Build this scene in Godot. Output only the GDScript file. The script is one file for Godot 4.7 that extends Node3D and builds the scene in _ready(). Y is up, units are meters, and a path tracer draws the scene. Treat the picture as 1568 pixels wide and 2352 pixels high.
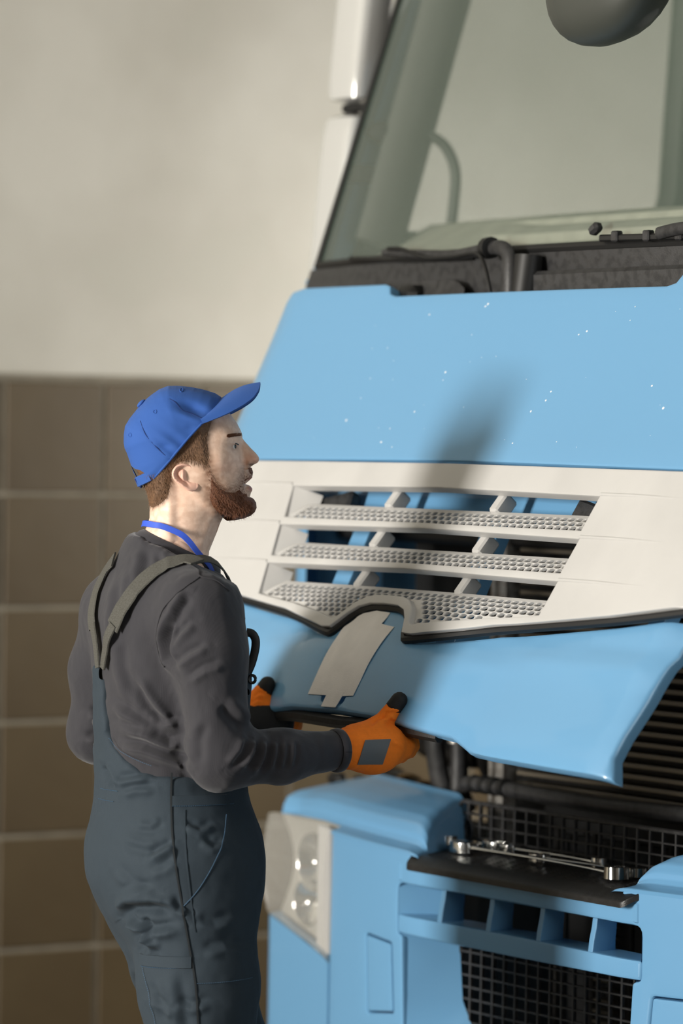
extends Node3D
# A mechanic in a blue cap lifts the front flap of a blue lorry in a tiled garage.
# x runs across the lorry, y is up, z points out of its front; units are metres.

var M := {}
var used_names := {}
var truck: Node3D
var rng := RandomNumberGenerator.new()
const FLAP_ORIGIN := Vector3(0, 2.0, -0.0166)
var flap_tilt := atan(0.48)


func _ready() -> void:
	rng.seed = 7
	stage()
	materials()
	room()
	build_truck()
	build_tools()
	build_person()


func stage() -> void:
	var cam := Camera3D.new()
	cam.name = "camera"
	add_child(cam)
	cam.position = Vector3(6.294, 1.70, 4.584)
	cam.basis = Basis(Vector3.UP, deg_to_rad(56.5)) * Basis(Vector3.RIGHT, deg_to_rad(-1.06)) * Basis(Vector3.BACK, 0.0163)
	var lens := CameraAttributesPhysical.new()
	lens.frustum_focal_length = 91.84
	lens.frustum_focus_distance = 7.38
	lens.exposure_aperture = 1.36
	lens.frustum_near = 0.1
	lens.frustum_far = 100.0
	cam.attributes = lens
	cam.fov = 14.889
	cam.current = true
	var w := WorldEnvironment.new()
	w.name = "environment"
	var e := Environment.new()
	e.background_mode = Environment.BG_COLOR
	e.background_color = Color(0.6, 0.62, 0.65)
	e.background_energy_multiplier = 0.3
	e.tonemap_mode = Environment.TONE_MAPPER_LINEAR
	e.tonemap_exposure = 1.9
	e.sdfgi_enabled = true
	e.ssao_enabled = true
	e.ssil_enabled = true
	w.environment = e
	add_child(w)
	# unseen lights ahead, behind and to the side, and an added wall lamp
	unseen_light("unseen_gate_light", Vector3(0.1, 2.0, 8.85), Vector2(1.4, 2.3), Vector3(0.0, 1.7, 0.5), Color(1.0, 0.98, 0.945), 52.0)  # out of view, main light on the flap and his back
	unseen_light("unseen_back_light", Vector3(-1.95, 1.8, -6.85), Vector2(1.3, 2.2), Vector3(-1.95, 1.8, 0), Color(1.0, 0.98, 0.94), 8.0)  # out of view, placed to light the tiled wall from behind
	unseen_light("unseen_side_light", Vector3(8.85, 2.6, 1.0), Vector2(3.0, 1.6), Vector3(0, 1.6, 1.0), Color(0.95, 0.98, 1.0), 3.5)  # out of view, lights the sides turned to the camera
	unseen_light("added_lamp_beam", Vector3(-1.50, 1.75, -2.05), Vector2(0.55, 0.40), Vector3(-2.77, 1.75, -1.80), Color(1.0, 0.985, 0.96), 1.3)  # light of the added lamp, brightens the tiled wall


func unseen_light(called: String, at: Vector3, size: Vector2, to: Vector3, tint: Color, energy: float) -> void:
	var l := AreaLight3D.new()
	l.name = called
	l.area_size = size
	l.light_color = tint
	l.light_energy = energy
	l.area_range = 40.0
	l.area_attenuation = 2.0
	l.shadow_enabled = true
	add_child(l)
	var up := Vector3.UP if absf((to - at).normalized().y) < 0.9 else Vector3.BACK
	l.look_at_from_position(at, to, up)


# ---------------------------------------------------------------- naming

func numbered(parent: Node, called: String) -> String:
	var key := str(parent.get_instance_id()) + called
	var n: int = used_names.get(key, 0)
	used_names[key] = n + 1
	return called if n == 0 else "%s_%03d" % [called, n]


func put(called: String, mesh: Mesh, mat: Material, parent: Node3D = null) -> MeshInstance3D:
	var o := MeshInstance3D.new()
	var p: Node3D = parent if parent else self
	o.name = numbered(p, called)
	o.mesh = mesh
	o.material_override = mat
	p.add_child(o, true)
	return o


func tag(o: Node3D, label: String, category: String, group := "") -> void:
	o.set_meta("label", label)
	if category:
		o.set_meta("category", category)
	if group:
		o.set_meta("group", group)


func structure(called: String, mesh: Mesh, mat: Material, label: String, category: String) -> MeshInstance3D:
	var o := put(called, mesh, mat)
	o.set_meta("kind", "structure")
	tag(o, label, category)
	return o


# ---------------------------------------------------------------- mesh making

func build(t: PackedVector3Array, crease := 40.0, tint = null) -> ArrayMesh:
	var count := t.size() / 3
	var face := PackedVector3Array()
	face.resize(count)
	var ids := PackedInt32Array()
	ids.resize(t.size())
	var at := {}
	var touching := []
	for f in count:
		face[f] = (t[f * 3 + 1] - t[f * 3]).cross(t[f * 3 + 2] - t[f * 3])
		for k in 3:
			var key := Vector3i(t[f * 3 + k] * 20000.0)
			var id: int = at.get(key, -1)
			if id < 0:
				id = touching.size()
				at[key] = id
				touching.append(PackedInt32Array())
			ids[f * 3 + k] = id
			touching[id].append(f)
	var unit := PackedVector3Array()
	unit.resize(count)
	for f in count:
		unit[f] = face[f].normalized()
	var limit := cos(deg_to_rad(crease))
	var v := PackedVector3Array()
	var n := PackedVector3Array()
	v.resize(t.size())
	n.resize(t.size())
	var o := 0
	for f in count:
		if face[f].length_squared() < 1e-20:
			continue
		for k in [0, 2, 1]:
			var s := Vector3.ZERO
			for g in touching[ids[f * 3 + k]]:
				if unit[g].dot(unit[f]) > limit:
					s += face[g]
			v[o] = t[f * 3 + k]
			n[o] = s.normalized()
			o += 1
	v.resize(o)
	n.resize(o)
	var arrays := []
	arrays.resize(Mesh.ARRAY_MAX)
	arrays[Mesh.ARRAY_VERTEX] = v
	arrays[Mesh.ARRAY_NORMAL] = n
	if tint != null:
		var c := PackedColorArray()
		for p in v:
			c.append(tint.call(p))
		arrays[Mesh.ARRAY_COLOR] = c
	var m := ArrayMesh.new()
	m.add_surface_from_arrays(Mesh.PRIMITIVE_TRIANGLES, arrays)
	return m


func moved(t: PackedVector3Array, x: Transform3D) -> PackedVector3Array:
	return x * t


func at_pos(p: Vector3, r := Vector3.ZERO) -> Transform3D:
	return Transform3D(Basis.from_euler(r), p)


func flipped(t: PackedVector3Array) -> PackedVector3Array:
	var o := PackedVector3Array()
	for i in range(0, t.size(), 3):
		o.append_array([t[i], t[i + 2], t[i + 1]])
	return o


func mirrored_x(t: PackedVector3Array) -> PackedVector3Array:
	var o := PackedVector3Array()
	for i in range(0, t.size(), 3):
		for k in [0, 2, 1]:
			o.append(Vector3(-t[i + k].x, t[i + k].y, t[i + k].z))
	return o


func quad(t: PackedVector3Array, a: Vector3, b: Vector3, c: Vector3, d: Vector3) -> void:
	t.append_array([a, b, c, a, c, d])


func sheet(nu: int, nv: int, f: Callable) -> PackedVector3Array:
	# f(u, v) with u, v in 0..1; faces look along du x dv
	var g := PackedVector3Array()
	for j in nv + 1:
		for i in nu + 1:
			g.append(f.call(float(i) / nu, float(j) / nv))
	var t := PackedVector3Array()
	for j in nv:
		for i in nu:
			var a := j * (nu + 1) + i
			quad(t, g[a], g[a + 1], g[a + nu + 2], g[a + nu + 1])
	return t


func slab(nu: int, nv: int, f: Callable, thick: float) -> PackedVector3Array:
	# a sheet given thickness behind it, edges closed
	var e := 0.004
	var front := func(u: float, v: float) -> Vector3: return f.call(u, v)
	var back := func(u: float, v: float) -> Vector3:
		var p: Vector3 = f.call(u, v)
		var du: Vector3 = f.call(minf(u + e, 1), v) - f.call(maxf(u - e, 0), v)
		var dv: Vector3 = f.call(u, minf(v + e, 1)) - f.call(u, maxf(v - e, 0))
		return p - du.cross(dv).normalized() * thick
	var t := sheet(nu, nv, front)
	t.append_array(flipped(sheet(nu, nv, back)))
	for k in nu:
		var a := float(k) / nu
		var b := float(k + 1) / nu
		quad(t, front.call(b, 0.0), front.call(a, 0.0), back.call(a, 0.0), back.call(b, 0.0))
		quad(t, front.call(a, 1.0), front.call(b, 1.0), back.call(b, 1.0), back.call(a, 1.0))
	for k in nv:
		var a := float(k) / nv
		var b := float(k + 1) / nv
		quad(t, front.call(0.0, a), front.call(0.0, b), back.call(0.0, b), back.call(0.0, a))
		quad(t, front.call(1.0, b), front.call(1.0, a), back.call(1.0, a), back.call(1.0, b))
	return t


func smooth_path(p: Array, per := 6) -> PackedVector3Array:
	var c := PackedVector3Array()
	var n := p.size()
	for i in n - 1:
		var p0: Vector3 = p[maxi(i - 1, 0)]
		var p1: Vector3 = p[i]
		var p2: Vector3 = p[i + 1]
		var p3: Vector3 = p[mini(i + 2, n - 1)]
		for k in per:
			c.append(p1.cubic_interpolate(p2, p0, p3, float(k) / per))
	c.append(p[n - 1])
	return c


func tube(path: PackedVector3Array, radius, sides := 10, caps := true, squash := 1.0, side_dir := Vector3.ZERO) -> PackedVector3Array:
	var t := PackedVector3Array()
	var n := path.size()
	var rings := []
	var x := Vector3.ZERO
	for i in n:
		var d := (path[mini(i + 1, n - 1)] - path[maxi(i - 1, 0)]).normalized()
		if i == 0:
			x = side_dir if side_dir != Vector3.ZERO else (Vector3.UP if absf(d.y) < 0.9 else Vector3.RIGHT)
		x = (x - d * x.dot(d)).normalized()
		var y := d.cross(x)
		var r: float = radius[i] if radius is PackedFloat32Array or radius is Array else radius
		var ring := PackedVector3Array()
		for k in sides:
			var a := TAU * k / sides
			ring.append(path[i] + (x * cos(a) + y * sin(a) * squash) * r)
		rings.append(ring)
	for i in n - 1:
		for k in sides:
			var l := (k + 1) % sides
			quad(t, rings[i][k], rings[i][l], rings[i + 1][l], rings[i + 1][k])
	if caps:
		for k in range(1, sides - 1):
			t.append_array([rings[0][0], rings[0][k + 1], rings[0][k]])
			t.append_array([rings[n - 1][0], rings[n - 1][k], rings[n - 1][k + 1]])
	return t


func lathe(profile: Array, segs := 24) -> PackedVector3Array:
	# profile of (radius, height) from bottom to top, turned about y
	var t := PackedVector3Array()
	for i in profile.size() - 1:
		var a: Vector2 = profile[i]
		var b: Vector2 = profile[i + 1]
		for k in segs:
			var p := TAU * k / segs
			var q := TAU * (k + 1) / segs
			quad(t, Vector3(sin(p) * a.x, a.y, cos(p) * a.x), Vector3(sin(q) * a.x, a.y, cos(q) * a.x), Vector3(sin(q) * b.x, b.y, cos(q) * b.x), Vector3(sin(p) * b.x, b.y, cos(p) * b.x))
	return t


func rbox(size: Vector3, bevel := 0.004, x := Transform3D()) -> PackedVector3Array:
	var h := size / 2.0
	var b := minf(bevel, minf(h.x, minf(h.y, h.z)) * 0.9)
	var t := PackedVector3Array()
	var axes := [Vector3.RIGHT, Vector3.UP, Vector3.BACK]
	var corner := func(s: Vector3, ax: int) -> Vector3:
		var p := s * (h - Vector3(b, b, b))
		p[ax] = s[ax] * h[ax]
		return p
	for ax in 3:
		var i := (ax + 1) % 3
		var j := (ax + 2) % 3
		for sg in [-1.0, 1.0]:
			var q := []
			for c in [[-1, -1], [1, -1], [1, 1], [-1, 1]]:
				var s := Vector3.ZERO
				s[ax] = sg
				s[i] = c[0]
				s[j] = c[1]
				q.append(corner.call(s, ax))
			if sg > 0:
				quad(t, q[0], q[1], q[2], q[3])
			else:
				quad(t, q[3], q[2], q[1], q[0])
	# edges
	for ax in 3:
		var i := (ax + 1) % 3
		var j := (ax + 2) % 3
		for c in [[-1, -1], [1, -1], [1, 1], [-1, 1]]:
			var s0 := Vector3.ZERO
			s0[ax] = -1
			s0[i] = c[0]
			s0[j] = c[1]
			var s1 := s0
			s1[ax] = 1
			var a: Vector3 = corner.call(s0, i)
			var b2: Vector3 = corner.call(s1, i)
			var c2: Vector3 = corner.call(s1, j)
			var d: Vector3 = corner.call(s0, j)
			if c[0] * c[1] > 0:
				quad(t, d, c2, b2, a)
			else:
				quad(t, a, b2, c2, d)
	for sx in [-1.0, 1.0]:
		for sy in [-1.0, 1.0]:
			for sz in [-1.0, 1.0]:
				var s := Vector3(sx, sy, sz)
				var p: Array = [corner.call(s, 0), corner.call(s, 1), corner.call(s, 2)]
				if sx * sy * sz > 0:
					t.append_array([p[0], p[1], p[2]])
				else:
					t.append_array([p[0], p[2], p[1]])
	# make sure every triangle looks outwards
	for f in range(0, t.size(), 3):
		if (t[f + 1] - t[f]).cross(t[f + 2] - t[f]).dot(t[f] + t[f + 1] + t[f + 2]) < 0:
			var keep := t[f + 1]
			t[f + 1] = t[f + 2]
			t[f + 2] = keep
	return x * t


func ball(c: Vector3, r: Vector3, segs := 16, rings := 10) -> PackedVector3Array:
	var f := func(u: float, v: float) -> Vector3:
		var a := u * TAU
		var b := (v - 0.5) * PI
		return c + Vector3(cos(b) * sin(a), sin(b), cos(b) * cos(a)) * r
	return sheet(segs, rings, f)


func resample(p: PackedVector2Array, step: float) -> PackedVector2Array:
	var o := PackedVector2Array()
	for i in p.size():
		var a := p[i]
		var b := p[(i + 1) % p.size()]
		var n := maxi(1, int(round(a.distance_to(b) / step)))
		for k in n:
			o.append(a.lerp(b, float(k) / n))
	return o


func inset(p: PackedVector2Array, d: float) -> PackedVector2Array:
	# moves each point to the left of the outline's direction
	var o := PackedVector2Array()
	var n := p.size()
	for i in n:
		var a := (p[i] - p[(i + n - 1) % n]).normalized()
		var b := (p[(i + 1) % n] - p[i]).normalized()
		var m := Vector2(-a.y - b.y, a.x + b.x)
		m = m.normalized() if m.length() > 0.01 else Vector2(-a.y, a.x)
		var c := maxf(0.5, m.dot(Vector2(-a.y, a.x)))
		o.append(p[i] + m * d / c)
	return o


func rounded(p: PackedVector2Array, r: float, per := 4) -> PackedVector2Array:
	var o := PackedVector2Array()
	var n := p.size()
	for i in n:
		var a := p[(i + n - 1) % n]
		var b := p[i]
		var c := p[(i + 1) % n]
		var k := minf(r, minf(a.distance_to(b), b.distance_to(c)) * 0.45)
		var s := b + (a - b).normalized() * k
		var e := b + (c - b).normalized() * k
		for j in per + 1:
			var w := float(j) / per
			o.append(s.lerp(b, w).lerp(b.lerp(e, w), w))
	return o


func panel(outer: PackedVector2Array, holes: Array, map: Callable, thick: float, bev: float, step := 0.03, extra := PackedVector2Array()) -> PackedVector3Array:
	# a plate cut to an outline with holes, laid on the surface map(point, depth)
	var loops := []
	if Geometry2D.is_polygon_clockwise(outer):
		outer.reverse()
	loops.append(resample(outer, step))
	for h in holes:
		var q: PackedVector2Array = h
		if not Geometry2D.is_polygon_clockwise(q):
			q.reverse()
		loops.append(resample(q, step))
	var ins := []
	var pts := PackedVector2Array()
	for l in loops:
		var q := inset(l, bev)
		ins.append(q)
		pts.append_array(q)
	var rim := pts.duplicate()
	var box := Rect2(outer[0], Vector2.ZERO)
	for p in outer:
		box = box.expand(p)
	var row := 0
	var y := box.position.y + step * 0.5
	while y < box.end.y:
		var x := box.position.x + step * (0.5 if row % 2 else 0.0)
		while x < box.end.x:
			var p := Vector2(x, y)
			if inside(p, ins):
				var free := true
				for q in rim:
					if absf(q.x - x) < step * 0.6 and absf(q.y - y) < step * 0.6:
						free = false
						break
				if free:
					pts.append(p)
			x += step
		y += step * 0.87
		row += 1
	for p in extra:
		if inside(p, ins):
			pts.append(p)
	var tri := net_of(pts, ins, step)
	var t := PackedVector3Array()
	var front := PackedVector3Array()
	var back := PackedVector3Array()
	for p in pts:
		front.append(map.call(p, 0.0))
		back.append(map.call(p, thick))
	for i in range(0, tri.size(), 3):
		var a := tri[i]
		var b := tri[i + 1]
		var c := tri[i + 2]
		var mid := (pts[a] + pts[b] + pts[c]) / 3.0
		if not inside(mid, ins):
			continue
		var area := (pts[b] - pts[a]).cross(pts[c] - pts[a])
		if absf(area) < 1e-9:
			continue
		if area < 0:
			var s := b
			b = c
			c = s
		t.append_array([front[a], front[b], front[c], back[a], back[c], back[b]])
	for l in loops.size():
		var o: PackedVector2Array = loops[l]
		var q: PackedVector2Array = ins[l]
		var n := o.size()
		for i in n:
			var j := (i + 1) % n
			var lvl := [map.call(q[i], 0.0), map.call(q[j], 0.0), map.call(o[i].lerp(q[i], 0.3), bev * 0.3), map.call(o[j].lerp(q[j], 0.3), bev * 0.3), map.call(o[i], bev), map.call(o[j], bev), map.call(o[i], thick), map.call(o[j], thick), map.call(q[i], thick), map.call(q[j], thick)]
			for k in range(0, 8, 2):
				quad(t, lvl[k], lvl[k + 2], lvl[k + 3], lvl[k + 1])
	return t


func loop_area(q: PackedVector2Array) -> float:
	var s := 0.0
	for i in q.size():
		s += q[i].cross(q[(i + 1) % q.size()])
	return s * 0.5


func net_of(pts: PackedVector2Array, loops: Array, step: float) -> PackedInt32Array:
	# Delaunay triangles inside the outlines; points are shaken a little until the net closes
	var want := 0.0
	for l in loops:
		want += loop_area(l)
	want = absf(want)
	var best := PackedInt32Array()
	var best_gap := 1e9
	for attempt in 9:
		var shaken := PackedVector2Array()
		var r := RandomNumberGenerator.new()
		r.seed = 100 + attempt
		var jig: float = step * [0.0006, 0.002, 0.0002, 0.004, 0.001, 0.006, 0.0001, 0.008, 0.003][attempt]
		for p in pts:
			shaken.append((p + Vector2(r.randf_range(-jig, jig), r.randf_range(-jig, jig))) * 100.0)
		var tri := Geometry2D.triangulate_delaunay(shaken)
		var keep := PackedInt32Array()
		var got := 0.0
		for i in range(0, tri.size(), 3):
			var a := pts[tri[i]]
			var b := pts[tri[i + 1]]
			var c := pts[tri[i + 2]]
			if inside((a + b + c) / 3.0, loops):
				keep.append_array([tri[i], tri[i + 1], tri[i + 2]])
				got += absf((b - a).cross(c - a)) * 0.5
		var gap := absf(got - want) / want
		if gap < best_gap:
			best_gap = gap
			best = keep
		if gap < 0.0008:
			break
	return best


func inside(p: Vector2, loops: Array) -> bool:
	if not Geometry2D.is_point_in_polygon(p, loops[0]):
		return false
	for i in range(1, loops.size()):
		if Geometry2D.is_point_in_polygon(p, loops[i]):
			return false
	return true


func poly(a: Array) -> PackedVector2Array:
	var o := PackedVector2Array()
	for i in range(0, a.size(), 2):
		o.append(Vector2(a[i], a[i + 1]))
	return o


func both_sides(half: Array) -> PackedVector2Array:
	# right half from the axis outwards and back; mirrored to a whole outline
	var o := PackedVector2Array()
	var r := poly(half)
	for p in r:
		o.append(p)
	for i in range(r.size() - 1, -1, -1):
		if absf(r[i].x) > 0.0005:
			o.append(Vector2(-r[i].x, r[i].y))
	return o


func flat_map(p: Vector2, d: float) -> Vector3:
	return Vector3(p.x, p.y, -d)


# ---------------------------------------------------------------- materials

func noise_tex(freq: float, size: int, as_normal := false, bump := 4.0, octaves := 4, seed_of := 1, ramp: Gradient = null, kind := FastNoiseLite.TYPE_SIMPLEX_SMOOTH) -> NoiseTexture2D:
	var n := FastNoiseLite.new()
	n.noise_type = kind
	n.frequency = freq
	n.fractal_octaves = octaves
	n.seed = seed_of
	var t := NoiseTexture2D.new()
	t.width = size
	t.height = size
	t.seamless = true
	t.noise = n
	if as_normal:
		t.as_normal_map = true
		t.bump_strength = bump
	if ramp:
		t.color_ramp = ramp
	return t


func ramp2(a: Color, b: Color, at_a := 0.0, at_b := 1.0) -> Gradient:
	var g := Gradient.new()
	g.offsets = PackedFloat32Array([at_a, at_b])
	g.colors = PackedColorArray([a, b])
	return g


func plain(c: Color, rough := 0.6, metal := 0.0) -> StandardMaterial3D:
	var m := StandardMaterial3D.new()
	m.albedo_color = c
	m.roughness = rough
	m.metallic = metal
	return m


func triplanar(m: StandardMaterial3D, scale: float, world := false) -> StandardMaterial3D:
	m.uv1_triplanar = true
	m.uv1_world_triplanar = world
	m.uv1_scale = Vector3.ONE * scale
	return m


func textured(c: Color, rough: float, tex: Texture2D, scale: float, normal: Texture2D = null, strength := 1.0) -> StandardMaterial3D:
	var m := plain(c, rough)
	m.albedo_texture = tex
	triplanar(m, scale)
	if normal:
		m.normal_enabled = true
		m.normal_texture = normal
		m.normal_scale = strength
	return m


func weave_tex(size: int, ribs: bool) -> ImageTexture:
	var im := Image.create(size, size, false, Image.FORMAT_RGB8)
	for y in size:
		for x in size:
			var a := sin(TAU * x / 8.0)
			var b := sin(TAU * y / 8.0)
			var h := (0.5 + 0.5 * a) if ribs else 0.5 + 0.25 * (a * signf(b) + b * signf(a))
			im.set_pixel(x, y, Color(h, h, h))
	im.bump_map_to_normal_map(2.0)
	return ImageTexture.create_from_image(im)


func materials() -> void:
	var soft := noise_tex(0.006, 512, false, 1, 5, 3, ramp2(Color(0.93, 0.93, 0.93), Color(1, 1, 1), 0.3, 0.7))
	var faint := noise_tex(0.006, 256, false, 1, 5, 3, ramp2(Color(0.97, 0.97, 0.97), Color(1, 1, 1), 0.3, 0.7))
	var blotch := noise_tex(0.01, 512, false, 1, 4, 9, ramp2(Color(0.8, 0.78, 0.76), Color(1, 1, 1), 0.25, 0.75))
	var dusty := noise_tex(0.012, 512, false, 1, 5, 77, ramp2(Color(0.72, 0.72, 0.73), Color(1.35, 1.33, 1.28), 0.3, 0.85))
	var fine := noise_tex(0.09, 512, true, 3.0, 3, 5)
	var coarse := noise_tex(0.012, 512, true, 6.0, 5, 11)
	var weave := weave_tex(64, false)
	var knit := weave_tex(64, true)
	M.paint = plain(Color(0.41, 0.612, 0.768), 0.36)
	M.paint.clearcoat_enabled = true
	M.paint.clearcoat = 0.4
	M.paint.metallic_specular = 0.38
	M.paint.clearcoat_roughness = 0.06
	M.white = textured(Color(0.755, 0.75, 0.742), 0.42, faint, 1.5)
	M.mirror_white = plain(Color(0.8, 0.8, 0.79), 0.2, 0.2)
	M.plastic = textured(Color(0.19, 0.19, 0.195), 0.5, dusty, 5.0, fine, 0.25)
	M.black = plain(Color(0.05, 0.05, 0.052), 0.5)
	M.rubber = textured(Color(0.13, 0.13, 0.13), 0.42, blotch, 9.0, fine, 0.5)
	M.dark_metal = textured(Color(0.16, 0.155, 0.15), 0.45, blotch, 12.0)
	M.dark_metal.metallic = 0.6
	M.alu = textured(Color(0.72, 0.71, 0.69), 0.35, blotch, 8.0)
	M.alu.metallic = 0.7
	M.brass = textured(Color(0.62, 0.50, 0.32), 0.4, blotch, 20.0)
	M.brass.metallic = 0.7
	M.chrome = plain(Color(0.86, 0.86, 0.85), 0.12, 1.0)
	M.fin = plain(Color(0.46, 0.43, 0.38), 0.4, 0.4)
	M.tape = textured(Color(0.93, 0.92, 0.91), 0.55, faint, 6.0, fine, 0.2)
	M.chip = plain(Color(0.88, 0.9, 0.92), 0.5)
	M.glass = plain(Color(0.46, 0.54, 0.49, 0.25), 0.03)
	M.glass.transparency = BaseMaterial3D.TRANSPARENCY_ALPHA
	M.clear = plain(Color(0.90, 0.90, 0.88, 0.26), 0.05)
	M.clear.transparency = BaseMaterial3D.TRANSPARENCY_ALPHA
	M.dash = textured(Color(0.67, 0.67, 0.61), 0.7, soft, 3.0, fine, 0.3)
	M.trim_grey = plain(Color(0.34, 0.35, 0.33), 0.7)
	M.mirror_dark = plain(Color(0.22, 0.23, 0.21), 0.5)
	M.lamp_shell = plain(Color(0.74, 0.73, 0.70), 0.3, 0.25)
	M.plaster = textured(Color(0.80, 0.785, 0.745), 0.85, noise_tex(0.004, 1024, false, 1, 5, 21, ramp2(Color(0.945, 0.942, 0.935), Color(1, 1, 1), 0.2, 0.8)), 0.35, coarse, 0.05)
	M.grout = textured(Color(0.56, 0.53, 0.47), 0.9, soft, 2.0, fine, 0.4)
	M.tiles = []
	for k in 5:
		var tint: Color = [Color(0.340, 0.282, 0.182), Color(0.333, 0.276, 0.178), Color(0.348, 0.29, 0.19), Color(0.337, 0.28, 0.183), Color(0.33, 0.276, 0.176)][k]
		M.tiles.append(textured(tint, 0.55, noise_tex(0.008, 256, false, 1, 5, 40 + k, ramp2(Color(0.93, 0.92, 0.91), Color(1, 1, 1), 0.2, 0.8)), 1.1, coarse, 0.06))
	M.concrete = textured(Color(0.46, 0.45, 0.43), 0.8, blotch, 0.8, coarse, 0.4)
	M.ceiling = textured(Color(0.7, 0.69, 0.66), 0.9, soft, 0.5)
	M.pane = plain(Color(0.8, 0.82, 0.84), 0.4)  # glow shared by the unseen windows and the added lamp
	M.pane.emission_enabled = true
	M.pane.emission = Color(1.0, 0.97, 0.93)
	M.pane.emission_energy_multiplier = 1.0
	# clothes and skin
	M.shirt = textured(Color(0.185, 0.183, 0.205), 0.85, noise_tex(0.05, 512, false, 1, 3, 14, ramp2(Color(0.86, 0.85, 0.87), Color(1, 1, 1), 0.3, 0.7)), 45.0, knit, 0.12)
	M.shirt.rim_enabled = true
	M.shirt.rim = 0.7
	M.shirt.rim_tint = 0.3
	M.overall = textured(Color(0.155, 0.205, 0.245), 0.85, soft, 90.0, weave, 0.15)
	M.overall.rim_enabled = true
	M.overall.rim = 0.12
	M.stitch = plain(Color(0.25, 0.36, 0.46), 0.8)
	M.seam = plain(Color(0.10, 0.12, 0.135), 0.9)
	M.strap = textured(Color(0.335, 0.335, 0.315), 0.9, blotch, 60.0, weave, 0.5)
	M.cap = textured(Color(0.185, 0.37, 0.67), 0.85, noise_tex(0.08, 512, false, 1, 3, 17, ramp2(Color(0.82, 0.84, 0.9), Color(1, 1, 1), 0.3, 0.7)), 60.0, weave, 0.2)
	M.cap.rim_enabled = true
	M.cap.rim = 0.2
	M.cap_dark = plain(Color(0.10, 0.19, 0.42), 0.9)
	M.lanyard = plain(Color(0.19, 0.34, 0.80), 0.6)
	M.skin = textured(Color(1, 1, 1), 0.5, noise_tex(0.02, 256, false, 1, 4, 31, ramp2(Color(0.93, 0.9, 0.88), Color(1, 1, 1), 0.3, 0.7)), 12.0, fine, 0.12)
	M.skin.vertex_color_use_as_albedo = true
	M.ear = plain(Color(0.95, 0.76, 0.68), 0.5)
	M.lip = plain(Color(0.70, 0.40, 0.37), 0.45)
	M.hair = textured(Color(0.47, 0.35, 0.25), 0.6, blotch, 40.0)
	M.beard = textured(Color(0.45, 0.28, 0.18), 0.65, blotch, 50.0)
	M.eye_white = plain(Color(0.82, 0.8, 0.78), 0.25)
	M.iris = plain(Color(0.16, 0.15, 0.14), 0.15)
	M.glove = textured(Color(1.0, 0.51, 0.09), 0.85, faint, 40.0, knit, 0.3)
	M.glove_black = textured(Color(0.075, 0.075, 0.078), 0.7, blotch, 20.0, fine, 0.6)
	M.patch = plain(Color(0.36, 0.37, 0.375), 0.55)


# ---------------------------------------------------------------- room

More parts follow.
